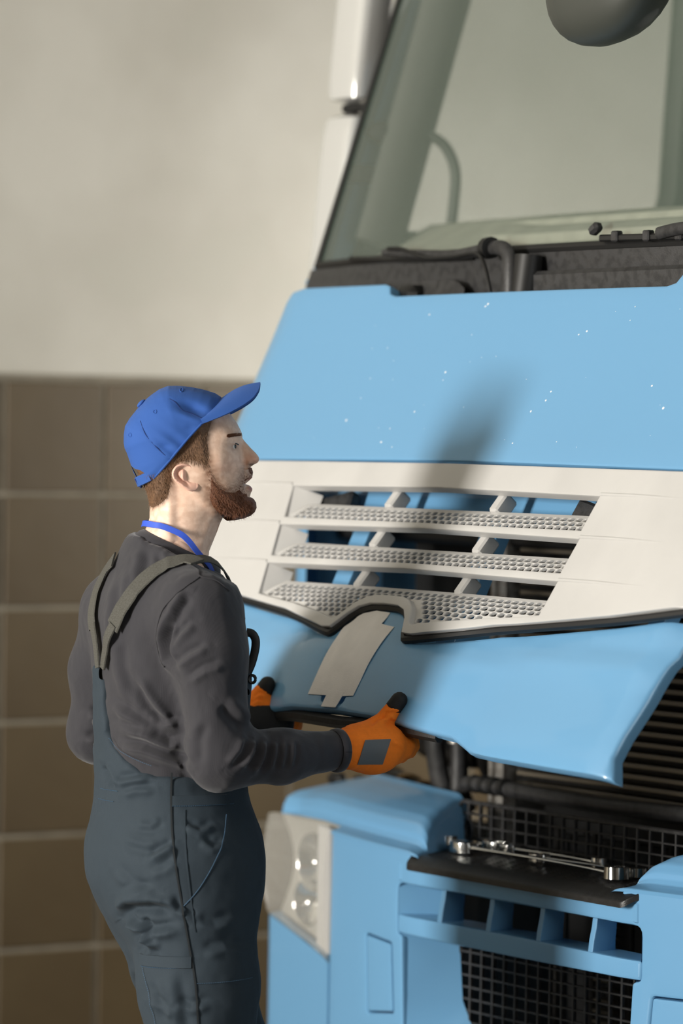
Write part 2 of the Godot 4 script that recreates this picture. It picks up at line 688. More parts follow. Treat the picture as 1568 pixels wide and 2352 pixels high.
func room() -> void:
	structure("floor", build(rbox(Vector3(12.6, 0.2, 17.0), 0.01, at_pos(Vector3(3.1, -0.1, 1.0)))), M.concrete, "grey concrete garage floor under the lorry", "floor")
	structure("ceiling", build(rbox(Vector3(12.6, 0.2, 17.0), 0.01, at_pos(Vector3(3.1, 5.1, 1.0)))), M.ceiling, "pale ceiling high above the garage", "ceiling")
	structure("wall_right", build(rbox(Vector3(0.2, 5.0, 17.0), 0.01, at_pos(Vector3(9.2, 2.5, 1.0)))), M.concrete, "plain garage wall across from the tiled one", "wall")
	structure("wall_front", build(rbox(Vector3(12.6, 5.0, 0.2), 0.01, at_pos(Vector3(3.1, 2.5, 9.2)))), M.concrete, "garage wall ahead of the lorry, holding the unseen gate panel", "wall")
	structure("wall_back", build(rbox(Vector3(12.6, 5.0, 0.2), 0.01, at_pos(Vector3(3.1, 2.5, -7.2)))), M.concrete, "back garage wall behind the lorry", "wall")
	unseen_window_at("window_1", Vector3(0.1, 2.0, 9.07), Vector2(1.4, 2.3), 0.0, "unseen glowing gate panel ahead of the lorry, lighting its front")
	unseen_window_at("window_2", Vector3(-1.95, 1.8, -7.07), Vector2(1.3, 2.2), PI, "unseen window in the back wall, placed to light the tiled wall")
	unseen_window_at("window_3", Vector3(9.07, 2.6, 1.0), Vector2(3.0, 1.6), PI / 2, "unseen window in the plain side wall, lighting the camera side")
	# the tiled wall: a grouted backing below, plaster above, tiles one by one
	var wall := structure("wall_left", build(rbox(Vector3(0.2, 3.15, 17.0), 0.004, at_pos(Vector3(-2.876, 3.425, 1.0)))), M.plaster, "rough pale plaster wall above brown square tiles", "wall")
	var backing := put("tile_backing", build(rbox(Vector3(0.2, 1.85, 17.0), 0.004, at_pos(Vector3(-2.868, 0.925, 1.0)))), M.grout, wall)
	backing.set_meta("label", "pale grout behind the brown tiles")
	var shapes := []
	for k in 3:
		shapes.append(build(rbox(Vector3(0.012, 0.288, 0.288), 0.003)))
	var top := build(rbox(Vector3(0.012, 0.290, 0.288), 0.003))
	var foot := build(rbox(Vector3(0.012, 0.034, 0.288), 0.003))
	for row in 7:
		for col in 24:
			var y := 1.694 - row * 0.3009
			var shape: Mesh = top if row == 0 else shapes[(row * 7 + col * 3) % 3]
			if row == 6:
				shape = foot
				y = 0.017
			var o := put("tile", shape, M.tiles[(row * 5 + col * 7 + (row * col) % 3) % 5], wall)
			o.position = Vector3(-2.767 + 0.0015 * sin(row * 3.1 + col * 5.3), y, 2.235 - col * 0.3035)
	structure("trim_1", build(rbox(Vector3(0.03, 0.012, 17.0), 0.003, at_pos(Vector3(-2.77, 1.853, 1.0)))), M.grout, "thin grey edging strip along the top of the tiles", "trim")
	# added lamp, out of view beside the cab, to brighten the tiled wall
	var lamp := Node3D.new()
	lamp.name = "added_floodlight"
	add_child(lamp)
	lamp.position = Vector3(-1.44, -0.0, -2.05)
	lamp.rotation.y = 0.18
	tag(lamp, "added unseen lamp on a tripod, placed to light the tiled wall", "added_floodlight")
	part("lamp_housing", rbox(Vector3(0.10, 0.46, 0.62), 0.02, at_pos(Vector3(0.03, 1.75, 0))), M.black, lamp)
	part("lamp_panel", rbox(Vector3(0.012, 0.40, 0.55), 0.003, at_pos(Vector3(-0.026, 1.75, 0))), M.pane, lamp)
	part("lamp_pole", tube(PackedVector3Array([Vector3(0.03, 0.45, 0), Vector3(0.03, 1.54, 0)]), 0.016, 10), M.plastic, lamp)
	for k in 3:
		var a := TAU * k / 3.0
		part("tripod_leg", tube(PackedVector3Array([Vector3(0.03, 0.5, 0), Vector3(0.03 + 0.2 * cos(a), 0.01, 0.2 * sin(a))]), 0.011, 8), M.plastic, lamp)


func unseen_window_at(called: String, at: Vector3, size: Vector2, turn: float, label: String) -> void:  # window out of view, each backing an unseen light
	var f := PackedVector3Array()
	for s in [-1.0, 1.0]:
		f.append_array(rbox(Vector3(size.x + 0.16, 0.08, 0.1), 0.006, at_pos(Vector3(0, s * (size.y / 2 + 0.04), 0))))
		f.append_array(rbox(Vector3(0.08, size.y, 0.1), 0.006, at_pos(Vector3(s * (size.x / 2 + 0.04), 0, 0))))
	var o := structure(called, build(f), M.plastic, label, "window")
	o.position = at
	o.rotation.y = turn
	var p := put("unseen_window_pane", build(rbox(Vector3(size.x, size.y, 0.02), 0.002)), M.pane, o)
	p.set_meta("label", "glowing pane of an unseen window")


# ---------------------------------------------------------------- lorry

func part(called: String, t: PackedVector3Array, mat: Material, parent: Node3D, label := "", crease := 40.0) -> MeshInstance3D:
	var o := put(called, build(t, crease), mat, parent)
	if label:
		o.set_meta("label", label)
	return o


func step_up(a: float, b: float, x: float) -> float:
	return smoothstep(a, b, x)


func bulge(u: float, y: float) -> float:
	return 0.05 * (1.0 - step_up(-0.86, -0.60, y)) * (1.0 - step_up(0.12, 0.46, absf(u)))


func bow(u: float) -> float:
	# plan curve of the lorry's front: how far it falls back at x = u
	var a := absf(u)
	var w := 0.0
	if a > 0.35:
		w = 0.10 * pow((minf(a, 0.81) - 0.35) / 0.46, 1.2)
	if a > 0.81:
		w += 0.25 * (a - 0.81)
	if a > 1.20:
		w += 0.10 * pow((a - 1.20) / 0.05, 2.0)
	return w


func build_truck() -> void:
	truck = Node3D.new()
	truck.name = "truck"
	add_child(truck)
	tag(truck, "light blue lorry cab with its front flap raised, showing radiator and grille", "truck")
	build_flap()
	build_bumper()
	build_engine()
	build_cab()


func build_flap() -> void:
	# upper blue panel
	var crown := func(p: Vector2, d: float) -> Vector3:
		var edge := step_up(0.84, 0.93, absf(p.x))
		return Vector3(p.x, p.y, 0.010 * (1.0 - pow(p.x / 0.93, 2.0)) - 0.02 * edge * edge + 0.006 * sin((p.y + 0.02) * 8.0) - d)
	var outline := both_sides([0.0, -0.002, 0.455, -0.002, 0.478, 0.004, 0.490, 0.022, 0.51, 0.027, 0.83, 0.029, 0.875, 0.022, 0.90, 0.004, 0.925, -0.12, 0.93, -0.20, 0.915, -0.385, 0.5, -0.383, 0.0, -0.379])
	var flap := part("front_flap", panel(outline, [], crown, 0.03, 0.007, 0.035), M.paint, truck, "raised light blue front flap")
	flap.position = FLAP_ORIGIN
	flap.rotation.x = -flap_tilt
	# the returns of the flap along its two sides
	# paint chips
	var chips := PackedVector3Array()
	var spots := [-0.214, -0.27, -0.104, -0.031, -0.451, -0.29, -0.428, -0.193, -0.163, -0.181, -0.16, -0.199, 0.219, -0.225, 0.214, -0.244, 0.181, -0.268, 0.259, -0.096, 0.237, -0.103, 0.523, -0.212, 0.583, -0.258, -0.238, -0.351, -0.285, -0.34, 0.167, -0.338, 0.305, -0.333, -0.3, -0.05, -0.110, -0.036]
	for i in 46:
		var p := Vector2(spots[i * 2], spots[i * 2 + 1]) if i * 2 < spots.size() else Vector2(rng.randf_range(-0.55, 0.62), rng.randf_range(-0.36, -0.03))
		var r := rng.randf_range(0.0016, 0.0034) if i * 2 < spots.size() else rng.randf_range(0.0007, 0.0016)
		var c: Vector3 = crown.call(p, -0.0006)
		var squash := rng.randf_range(0.6, 1.0)
		for k in 7:
			var a := TAU * k / 7.0
			var b := TAU * (k + 1) / 7.0
			chips.append_array([c, c + Vector3(cos(a), sin(a) * squash, -0.1) * r, c + Vector3(cos(b), sin(b) * squash, -0.1) * r])
	var ch := part("paint_chip", chips, M.chip, flap, "scattered white stone chips in the blue paint")
	ch.set_meta("kind", "stuff")
	# white grille surround with three louvred rows
	var white_outline := both_sides([0.0, -0.388, 0.5, -0.391, 0.915, -0.394, 0.905, -0.55, 0.89, -0.655, 0.69, -0.684, 0.36, -0.722, 0.155, -0.765, 0.125, -0.764, 0.100, -0.730, 0.078, -0.711, 0.048, -0.702, 0.0, -0.700])
	var hole1 := both_sides([0.0, -0.442, 0.522, -0.449, 0.507, -0.5185, 0.0, -0.5175])
	var hole2 := both_sides([0.0, -0.5305, 0.512, -0.537, 0.496, -0.606, 0.0, -0.6045])
	var hole3 := both_sides([0.0, -0.618, 0.498, -0.624, 0.483, -0.692, 0.33, -0.709, 0.21, -0.728, 0.137, -0.743, 0.126, -0.738, 0.100, -0.703, 0.072, -0.686, 0.045, -0.680, 0.0, -0.679])
	var surround := func(p: Vector2, d: float) -> Vector3:
		var a := absf(p.x)
		var z := 0.018 + bulge(p.x, p.y)
		z -= 0.03 * pow(step_up(0.84, 0.93, a), 2.0)
		return Vector3(p.x, p.y, z - d)
	var white := part("grille_surround", panel(white_outline, [hole1, hole2, hole3], surround, 0.024, 0.004, 0.025), M.white, flap, "white louvred grille surround")
	for s in [-1.0, 1.0]:
		for row in 3:
			var y0: float = [-0.445, -0.5325, -0.6205][row]
			var x0: float = 0.525 - row * 0.012
			part("wing_step", tube(PackedVector3Array([Vector3(s * x0, y0, 0.0165), Vector3(s * (x0 + 0.1), y0, 0.0165), Vector3(s * 0.80, y0 - 0.003, 0.0155)]), PackedFloat32Array([0.0042, 0.0038, 0.002]), 10), M.white, white)
	# perforated strips
	mesh_strip(white, poly([-0.515, -0.5185, 0.512, -0.5185, 0.512, -0.482, 0.49, -0.478, -0.475, -0.476]), -0.478, -0.5185)
	mesh_strip(white, poly([-0.505, -0.6065, 0.500, -0.6065, 0.497, -0.570, 0.475, -0.566, -0.46, -0.563]), -0.566, -0.6065)
	mesh_strip(white, poly([-0.492, -0.694, -0.33, -0.711, -0.21, -0.730, -0.137, -0.745, -0.126, -0.740, -0.100, -0.705, -0.072, -0.688, -0.045, -0.682, 0.045, -0.682, 0.072, -0.688, 0.100, -0.705, 0.126, -0.740, 0.137, -0.745, 0.21, -0.730, 0.33, -0.711, 0.488, -0.694, 0.483, -0.658, 0.46, -0.653, -0.445, -0.650]), -0.653, -0.70)
	# posts that part the openings
	for row in 3:
		for s in [-1.0, 1.0]:
			var y0 := -0.441 - row * 0.0875
			var x: float = s * (0.180 - row * 0.003)
			var t := rbox(Vector3(0.026, 0.046, 0.034), 0.004, at_pos(Vector3(x, y0 - 0.020, -0.020), Vector3(-0.25, 0, 0)))
			part("grille_post", t, M.white, white)
	# end scoops on the two sides of each row
	for row in 3:
		for s in [-1.0, 1.0]:
			var y0 := -0.446 - row * 0.0875
			var o: float = 0.522 - row * 0.013
			var i: float = 0.47 - row * 0.004
			var a := Vector3(s * o, y0 - 0.001, 0.014)
			var b := Vector3(s * (o - 0.012), y0 - 0.070, 0.010)
			var c := Vector3(s * i, y0 - 0.036, -0.030)
			var d := Vector3(s * (i + 0.004), y0 - 0.002, -0.030)
			var t := PackedVector3Array()
			if s < 0:
				quad(t, a, b, c, d)
				t.append_array([b, Vector3(s * (i - 0.02), y0 - 0.058, -0.008), c])
			else:
				quad(t, d, c, b, a)
				t.append_array([c, Vector3(s * (i - 0.02), y0 - 0.058, -0.008), b])
			part("grille_scoop", t, M.white, white)
	# lower blue apron
	var apron_outline := both_sides([0.0, -0.706, 0.046, -0.708, 0.074, -0.717, 0.095, -0.735, 0.122, -0.772, 0.158, -0.773, 0.36, -0.731, 0.69, -0.692, 0.872, -0.664, 0.850, -0.80, 0.840, -0.90, 0.838, -0.945, 0.852, -0.985, 0.656, -0.981, 0.48, -0.976, 0.42, -0.971, 0.36, -0.950, 0.22, -0.944, 0.15, -0.938, 0.0, -0.935])
	var apron := func(p: Vector2, d: float) -> Vector3:
		var a := absf(p.x)
		var b := bulge(p.x, p.y)
		var line := -0.806 + 0.045 * step_up(0.15, 0.62, a)
		var z := b - 0.012 * step_up(line, line + 0.024, p.y) * step_up(0.10, 0.24, a)
		z -= 0.016 * pow(1.0 - step_up(-0.975, -0.925, p.y), 2.0) * (1.0 - step_up(0.36, 0.46, a))
		z += 0.012 * (1.0 - step_up(-0.95, -0.80, p.y)) * step_up(0.2, 0.5, a)
		z -= 0.02 * pow(step_up(0.80, 0.86, a), 2.0)
		return Vector3(p.x, p.y, z - d)
	var slots := []
	for s in [-1.0, 1.0]:
		slots.append(rounded(poly([s * 0.052 - 0.02 - 0.012, -0.80, s * 0.052 - 0.02 + 0.014, -0.80, s * 0.052 - 0.02 + 0.014, -0.842, s * 0.052 - 0.02 - 0.012, -0.842] if s > 0 else [-0.104, -0.808, -0.080, -0.808, -0.080, -0.842, -0.104, -0.842]), 0.01))
	slots.append(rounded(poly([-0.055, -0.895, 0.022, -0.895, 0.022, -0.918, -0.055, -0.918]), 0.01))
	part("flap_apron", panel(apron_outline, slots, apron, 0.024, 0.008, 0.024), M.paint, flap, "lower blue apron of the flap")
	# dark strip filling the gap between the white surround and the blue apron, and the seal under the lower edge
	var seam := []
	for p in [[0.89, -0.660], [0.69, -0.688], [0.36, -0.727], [0.158, -0.769], [0.123, -0.768], [0.097, -0.732], [0.075, -0.714], [0.046, -0.705], [0.0, -0.703]]:
		seam.append(Vector3(p[0], p[1], 0.002 + bulge(p[0], p[1])))
	for i in range(7, -1, -1):
		seam.append(Vector3(-seam[i].x, seam[i].y, seam[i].z))
	part("dark_gap_strip", tube(smooth_path(seam, 3), 0.0085, 8), M.black, flap, "dark strip filling the gap under the white surround")
	var under := []
	for k in 13:
		var u := -0.30 + 0.05 * k
		under.append(Vector3(u, -0.949 + 0.006 * (absf(u) / 0.3), bulge(u, -0.94) - 0.026))
	part("flap_edge_strip", tube(smooth_path(under, 2), 0.013, 8), M.rubber, flap, "dark rubber strip under the flap's lower edge")
	# inner frame that stiffens the flap, seen through the grille openings
	var frame := panel(both_sides([0.0, -0.37, 0.76, -0.37, 0.70, -0.88, 0.0, -0.88]), [poly([-0.325, -0.462, 0.055, -0.462, 0.055, -0.85, -0.325, -0.85]), poly([0.115, -0.462, 0.70, -0.462, 0.66, -0.85, 0.115, -0.85]), poly([-0.385, -0.462, -0.70, -0.462, -0.66, -0.85, -0.385, -0.85])], flat_map, 0.03, 0.004, 0.05)
	part("flap_inner_frame", moved(frame, at_pos(Vector3(0, 0, -0.075))), M.paint, flap, "blue inner frame seen through the louvres")
	for s in [-1.0, 1.0]:
		part("flap_bracket", rbox(Vector3(0.12, 0.05, 0.03), 0.006, at_pos(Vector3(s * 0.44, -0.465, -0.05), Vector3(0, 0, -s * 0.2))), M.plastic, flap)


func mesh_strip(parent: Node3D, area: PackedVector2Array, top: float, low: float) -> void:
	var surface := func(p: Vector2, d: float) -> Vector3:
		var t := clampf((p.y - low) / (top - low), -1.5, 1.2)
		var z := 0.006 + bulge(p.x, p.y) * 0.9
		if t > 0.0:
			z -= 0.016 * t * t
		return Vector3(p.x, p.y, z - d)
	var pitch := 0.0236
	var rows := 0.0106
	var t := PackedVector3Array()
	var box := Rect2(area[0], Vector2.ZERO)
	for p in area:
		box = box.expand(p)
	var j := 0
	var y := box.end.y - rows * 0.42
	while y > box.position.y - rows:
		var x := box.position.x - pitch + (pitch * 0.5 if j % 2 else 0.0)
		while x < box.end.x + pitch:
			var cell := PackedVector2Array([Vector2(x - pitch / 2, y - rows / 2), Vector2(x + pitch / 2, y - rows / 2), Vector2(x + pitch / 2, y + rows / 2), Vector2(x - pitch / 2, y + rows / 2)])
			var whole := true
			var some := false
			for p in cell:
				if Geometry2D.is_point_in_polygon(p, area):
					some = true
				else:
					whole = false
			if whole:
				var n := 14
				var hole := PackedVector2Array()
				var outer := PackedVector2Array()
				for k in n:
					var a := TAU * (k + 0.5) / n
					hole.append(Vector2(x + cos(a) * 0.0093, y + sin(a) * 0.0047))
					var m := maxf(absf(cos(a)) / (pitch / 2), absf(sin(a)) / (rows / 2))
					outer.append(Vector2(x + cos(a) / m, y + sin(a) / m))
				for c in 4:
					var best := 0
					for k in n:
						if outer[k].distance_to(cell[c]) < outer[best].distance_to(cell[c]):
							best = k
					outer[best] = cell[c]
				for k in n:
					var l := (k + 1) % n
					var mid_k := outer[k].lerp(hole[k], 0.45)
					var mid_l := outer[l].lerp(hole[l], 0.45)
					quad(t, surface.call(outer[k], -0.0012), surface.call(outer[l], -0.0012), surface.call(mid_l, -0.0014), surface.call(mid_k, -0.0014))
					quad(t, surface.call(mid_k, -0.0014), surface.call(mid_l, -0.0014), surface.call(hole[l], 0.0010), surface.call(hole[k], 0.0010))
					quad(t, surface.call(hole[k], 0.0010), surface.call(hole[l], 0.0010), surface.call(hole[l], 0.007), surface.call(hole[k], 0.007))
			elif some:
				for q in Geometry2D.intersect_polygons(cell, area):
					var tri := Geometry2D.triangulate_polygon(q)
					for i in range(0, tri.size(), 3):
						var a := q[tri[i]]
						var b := q[tri[i + 1]]
						var c := q[tri[i + 2]]
						if (b - a).cross(c - a) < 0:
							var s := b
							b = c
							c = s
						t.append_array([surface.call(a, -0.0012), surface.call(b, -0.0012), surface.call(c, -0.0012)])
			x += pitch
		y -= rows
		j += 1
	part("perforated_strip", t, M.white, parent, "white strip pierced with rows of oval holes", 65.0)


func lattice(u0: float, u1: float, y0: float, y1: float, du: float, dy: float, r: float) -> PackedVector3Array:
	var t := PackedVector3Array()
	var n := int(round((u1 - u0) / du))
	for i in range(1, n):
		var x := u0 + (u1 - u0) * i / n
		t.append_array(rbox(Vector3(r, y1 - y0, r * 1.6), r * 0.2, at_pos(Vector3(x, (y0 + y1) / 2, 0))))
	var m := int(round((y1 - y0) / dy))
	for j in range(1, m):
		var y := y0 + (y1 - y0) * j / m
		t.append_array(rbox(Vector3(u1 - u0, r * 0.8, r * 1.3), r * 0.2, at_pos(Vector3((u0 + u1) / 2, y, 0))))
	var c := 0.018
	var rim := []
	for q in [[u0 + c, y0], [u1 - c, y0], [u1, y0 + c], [u1, y1 - c], [u1 - c, y1], [u0 + c, y1], [u0, y1 - c], [u0, y0 + c], [u0 + c, y0]]:
		rim.append(Vector3(q[0], q[1], 0))
	t.append_array(tube(PackedVector3Array(rim), r * 0.9, 6))
	return t


func build_bumper() -> void:
	var face := func(p: Vector2, d: float) -> Vector3:
		return Vector3(p.x, p.y, -bow(p.x) - d)
	var outline := both_sides([0.0, 0.832, 0.345, 0.832, 0.365, 0.850, 0.55, 0.852, 0.795, 0.850, 0.798, 0.700, 0.800, 0.560, 0.800, 0.44, 0.79, 0.24, 0.0, 0.24])
	# the upper slots and the lower opening share one cut; the bar between them is a part of its own
	var cut := rounded(both_sides([0.0, 0.784, 0.410, 0.782, 0.410, 0.678, 0.388, 0.675, 0.372, 0.42, 0.30, 0.36, 0.0, 0.35]), 0.02)
	var cover_l := rounded(poly([-0.575, 0.655, -0.440, 0.652, -0.425, 0.508, -0.562, 0.490]), 0.008)
	var cover_r := rounded(poly([0.575, 0.655, 0.440, 0.652, 0.425, 0.508, 0.562, 0.490]), 0.008)
	var b := part("bumper", panel(outline, [cut, cover_l, cover_r], face, 0.03, 0.008, 0.03), M.paint, truck, "light blue bumper with step and slots")
	for q in [cover_l, cover_r]:
		var small := inset(PackedVector2Array(q), -0.0022)
		part("bumper_cover", panel(small, [], face, 0.02, 0.005, 0.03), M.paint, b, "small blue cover flush in the bumper")
	# bar under the slots
	var bar := func(p: Vector2, d: float) -> Vector3:
		return Vector3(p.x, p.y, -bow(p.x) - 0.001 - d)
	part("bumper_bar", panel(rounded(both_sides([0.0, 0.720, 0.412, 0.717, 0.412, 0.678, 0.0, 0.676]), 0.008), [], bar, 0.072, 0.007, 0.03), M.paint, b)
	# roof of the slots: underside of the step lip
	part("step_lip", rbox(Vector3(0.82, 0.05, 0.10), 0.008, at_pos(Vector3(0, 0.807, -0.055))), M.paint, b)
	# sloped walls at the ends of the opening
	for s in [-1.0, 1.0]:
		var t := PackedVector3Array()
		var w := [[Vector3(0.410, 0.785, -0.012), Vector3(0.34, 0.785, -0.115)], [Vector3(0.410, 0.72, -0.012), Vector3(0.335, 0.72, -0.115)], [Vector3(0.393, 0.672, -0.012), Vector3(0.335, 0.665, -0.115)], [Vector3(0.382, 0.54, -0.012), Vector3(0.32, 0.54, -0.115)], [Vector3(0.370, 0.42, -0.012), Vector3(0.27, 0.47, -0.115)], [Vector3(0.30, 0.36, -0.012), Vector3(0.20, 0.42, -0.115)], [Vector3(0.0, 0.35, -0.012), Vector3(0.0, 0.41, -0.115)]]
		for i in w.size() - 1:
			quad(t, w[i + 1][0], w[i][0], w[i][1], w[i + 1][1])
		part("opening_wall", t if s > 0 else mirrored_x(t), M.paint, b)
	# fins between the slots
	for x in [-0.252, -0.082, 0.088, 0.258]:
		var fin := panel(poly([-0.062, 0.712, -0.004, 0.712, -0.014, 0.79, -0.062, 0.79]), [], func(p: Vector2, d: float) -> Vector3: return Vector3(0.007 - d + (0.003 if p.y > 0.75 else 0.0), p.y, p.x), 0.014, 0.003, 0.03)
		var o := part("slot_fin", flipped(fin) if false else fin, M.paint, b)
		o.position.x = x
	# dark backing with machinery behind the slots
	# raised shoulder on either side of the step
	for s in [-1.0, 1.0]:
		var prof := [[0.0, 0.845], [-0.004, 0.852], [-0.022, 0.857], [-0.034, 0.862], [-0.040, 0.872], [-0.042, 0.884], [-0.052, 0.901], [-0.075, 0.916], [-0.11, 0.928], [-0.15, 0.938], [-0.185, 0.945], [-0.203, 0.952]]
		var f := func(a: float, v: float) -> Vector3:
			var k := v * (prof.size() - 1)
			var i := mini(int(k), prof.size() - 2)
			var q := Vector2(prof[i][0], prof[i][1]).lerp(Vector2(prof[i + 1][0], prof[i + 1][1]), k - i)
			var u_in := 0.325 - q.x * 0.62
			var out := lerpf(1.16, 0.99, step_up(0.55, 1.0, v))
			if q.x > -0.036:
				out = lerpf(0.79, 1.16, step_up(0.22, 0.3, v))
			var u := lerpf(out, u_in, 1.0 - pow(1.0 - a, 2.2))
			var rise := 1.0
			if u < u_in + 0.075:
				var e := (u_in + 0.075 - u) / 0.075
				rise = pow(maxf(0.0, 1.0 - pow(e, 2.6)), 0.385)
			var y := 0.838 + (q.y - 0.838) * rise
			y -= 0.012 * step_up(0.95, 1.16, u)
			return Vector3(u, y, -bow(minf(u, 1.1)) * 0.95 + q.x * (1.0 + 0.0 * u))
		var t := sheet(72, 44, f)
		# inner wall from the shoulder's end to the lattice
		part("bumper_shoulder", flipped(mirrored_x(t)) if s < 0 else t, M.paint, b, "raised blue shoulder beside the step", 60.0)
	# step plate and its rubber mat
	part("step_plate", panel(poly([-0.36, 0.0, 0.36, 0.0, 0.55, 0.26, -0.55, 0.26]), [], func(p: Vector2, d: float) -> Vector3: return Vector3(p.x, 0.836 - d, -p.y), 0.02, 0.004, 0.06), M.paint, b)
	var mat_map := func(p: Vector2, d: float) -> Vector3:
		var y := 0.846
		var z := -p.y
		if p.y < 0.02:
			y -= 0.020 * pow((0.02 - p.y) / 0.04, 2.0)
		return Vector3(p.x, y - d, z)
	var mat := part("step_mat", panel(rounded(poly([-0.345, -0.018, 0.385, -0.018, 0.40, 0.0, 0.52, 0.215, -0.49, 0.215]), 0.01), [], mat_map, 0.012, 0.003, 0.02), M.rubber, b, "black rubber tread mat on the bumper step")
	var studs := PackedVector3Array()
	for j in 9:
		for i in 26:
			var p := Vector2(-0.36 + i * 0.031 + (0.015 if j % 2 else 0.0), 0.03 + j * 0.02)
			if absf(p.x) < 0.34 + p.y * 0.6:
				var c := Vector3(p.x, 0.846, -p.y)
				for k in 6:
					var a := TAU * k / 6
					var e := TAU * (k + 1) / 6
					studs.append_array([c + Vector3(0, 0.0022, 0), c + Vector3(cos(e) * 0.010, -0.0005, sin(e) * 0.004), c + Vector3(cos(a) * 0.010, -0.0005, sin(a) * 0.004)])
	var st := part("mat_tread", flipped(studs), M.rubber, b, "", 80.0)
	st.set_meta("kind", "stuff")
	# wire covers: one behind the step, one in the lower opening
	part("upper_lattice", moved(lattice(-0.475, 0.475, 0.842, 0.940, 0.0405, 0.0225, 0.0055), at_pos(Vector3(0, 0, -0.205))), M.plastic, truck, "black lattice cover behind the step")
	var loop := []
	for k in 17:
		var a := TAU * k / 16
		loop.append(Vector3(-0.428 + 0.013 * cos(a), 0.882 + 0.024 * sin(a), -0.200))
	part("lattice_eye", tube(PackedVector3Array(loop), 0.0035, 6), M.plastic, truck)
	part("lower_lattice", moved(lattice(-0.335, 0.335, 0.40, 0.668, 0.0385, 0.0238, 0.0055), at_pos(Vector3(0, 0, -0.118))), M.plastic, truck, "black lattice in the lower bumper opening")
	# headlights and corner panels
	for s in [-1.0, 1.0]:
		headlight(s)


func corner_map(q: float) -> Vector2:
	# q runs 0..1 from the bumper's face round the lorry's corner; returns (u, z)
	var a := lerpf(0.805, 1.248, minf(q / 0.86, 1.0))
	var p := Vector2(a, -bow(a))
	if q > 0.86:
		p = Vector2(1.248, p.y - (q - 0.86) / 0.14 * 0.20)
	return p


func headlight(s: float) -> void:
	var bottom := func(q: float) -> float: return lerpf(0.565, 0.635, pow(q, 0.8))
	var top := func(q: float) -> float: return 0.866 - 0.060 * pow(maxf(q - 0.62, 0.0) / 0.38, 2.4) - 0.010 * q
	var lens_of := func(off: float) -> Callable:
		return func(q: float, v: float) -> Vector3:
			var p := corner_map(q)
			var y: float = lerpf(bottom.call(q) + 0.004, top.call(q) - 0.003, v)
			var puff := (0.012 * sin(PI * clampf(v, 0, 1)) + 0.004) * (1.0 - off)
			return Vector3(p.x + puff * q, y, p.y + puff - off * (0.03 + 0.055 * sin(PI * v) * sin(PI * clampf(q, 0.0, 1.0))))
	var side := func(t: PackedVector3Array) -> PackedVector3Array: return mirrored_x(t) if s < 0 else t
	var h := part("headlight", side.call(sheet(24, 12, lens_of.call(1.0))), M.lamp_shell, truck, "clear headlight wrapped round the corner")
	# reflector bowls and the ribbed indicator lens
	for spec in [[0.34, 0.76, 0.062], [0.42, 0.665, 0.05]]:
		var c := corner_map(spec[0])
		var bowl := lathe([Vector2(0.012, -0.05), Vector2(spec[2] * 0.5, -0.04), Vector2(spec[2] * 0.85, -0.018), Vector2(spec[2], 0.0), Vector2(spec[2] * 1.07, 0.002), Vector2(spec[2] * 1.07, -0.01)], 24)
		bowl = moved(bowl, Transform3D(Basis(Vector3.RIGHT, PI / 2), Vector3(c.x, spec[1], c.y - 0.03)))
		part("reflector", side.call(bowl), M.chrome, h, "silver reflector bowl")
		part("bulb_cap", side.call(ball(Vector3(c.x, spec[1], c.y - 0.045), Vector3(0.014, 0.014, 0.02), 10, 6)), M.chrome, h)
	var ribs := PackedVector3Array()
	for k in 11:
		var q := 0.012 + k * 0.0135
		var p := corner_map(q)
		ribs.append_array(tube(PackedVector3Array([Vector3(p.x, bottom.call(q) + 0.012, p.y - 0.006), Vector3(p.x, 0.853, p.y - 0.006)]), 0.0052, 6))
	part("indicator_lens", side.call(ribs), M.white, h, "white ribbed indicator lens")
	part("lens", side.call(sheet(36, 10, lens_of.call(0.0))), M.clear, h, "clear lens")
	# lower corner of the bumper
	var low := func(q: float, v: float) -> Vector3:
		var p := corner_map(q)
		return Vector3(p.x, lerpf(0.24, bottom.call(q) - 0.004, v), p.y)
	part("bumper_corner", side.call(slab(30, 8, low, 0.03)), M.paint, truck, "blue bumper corner below the headlight")


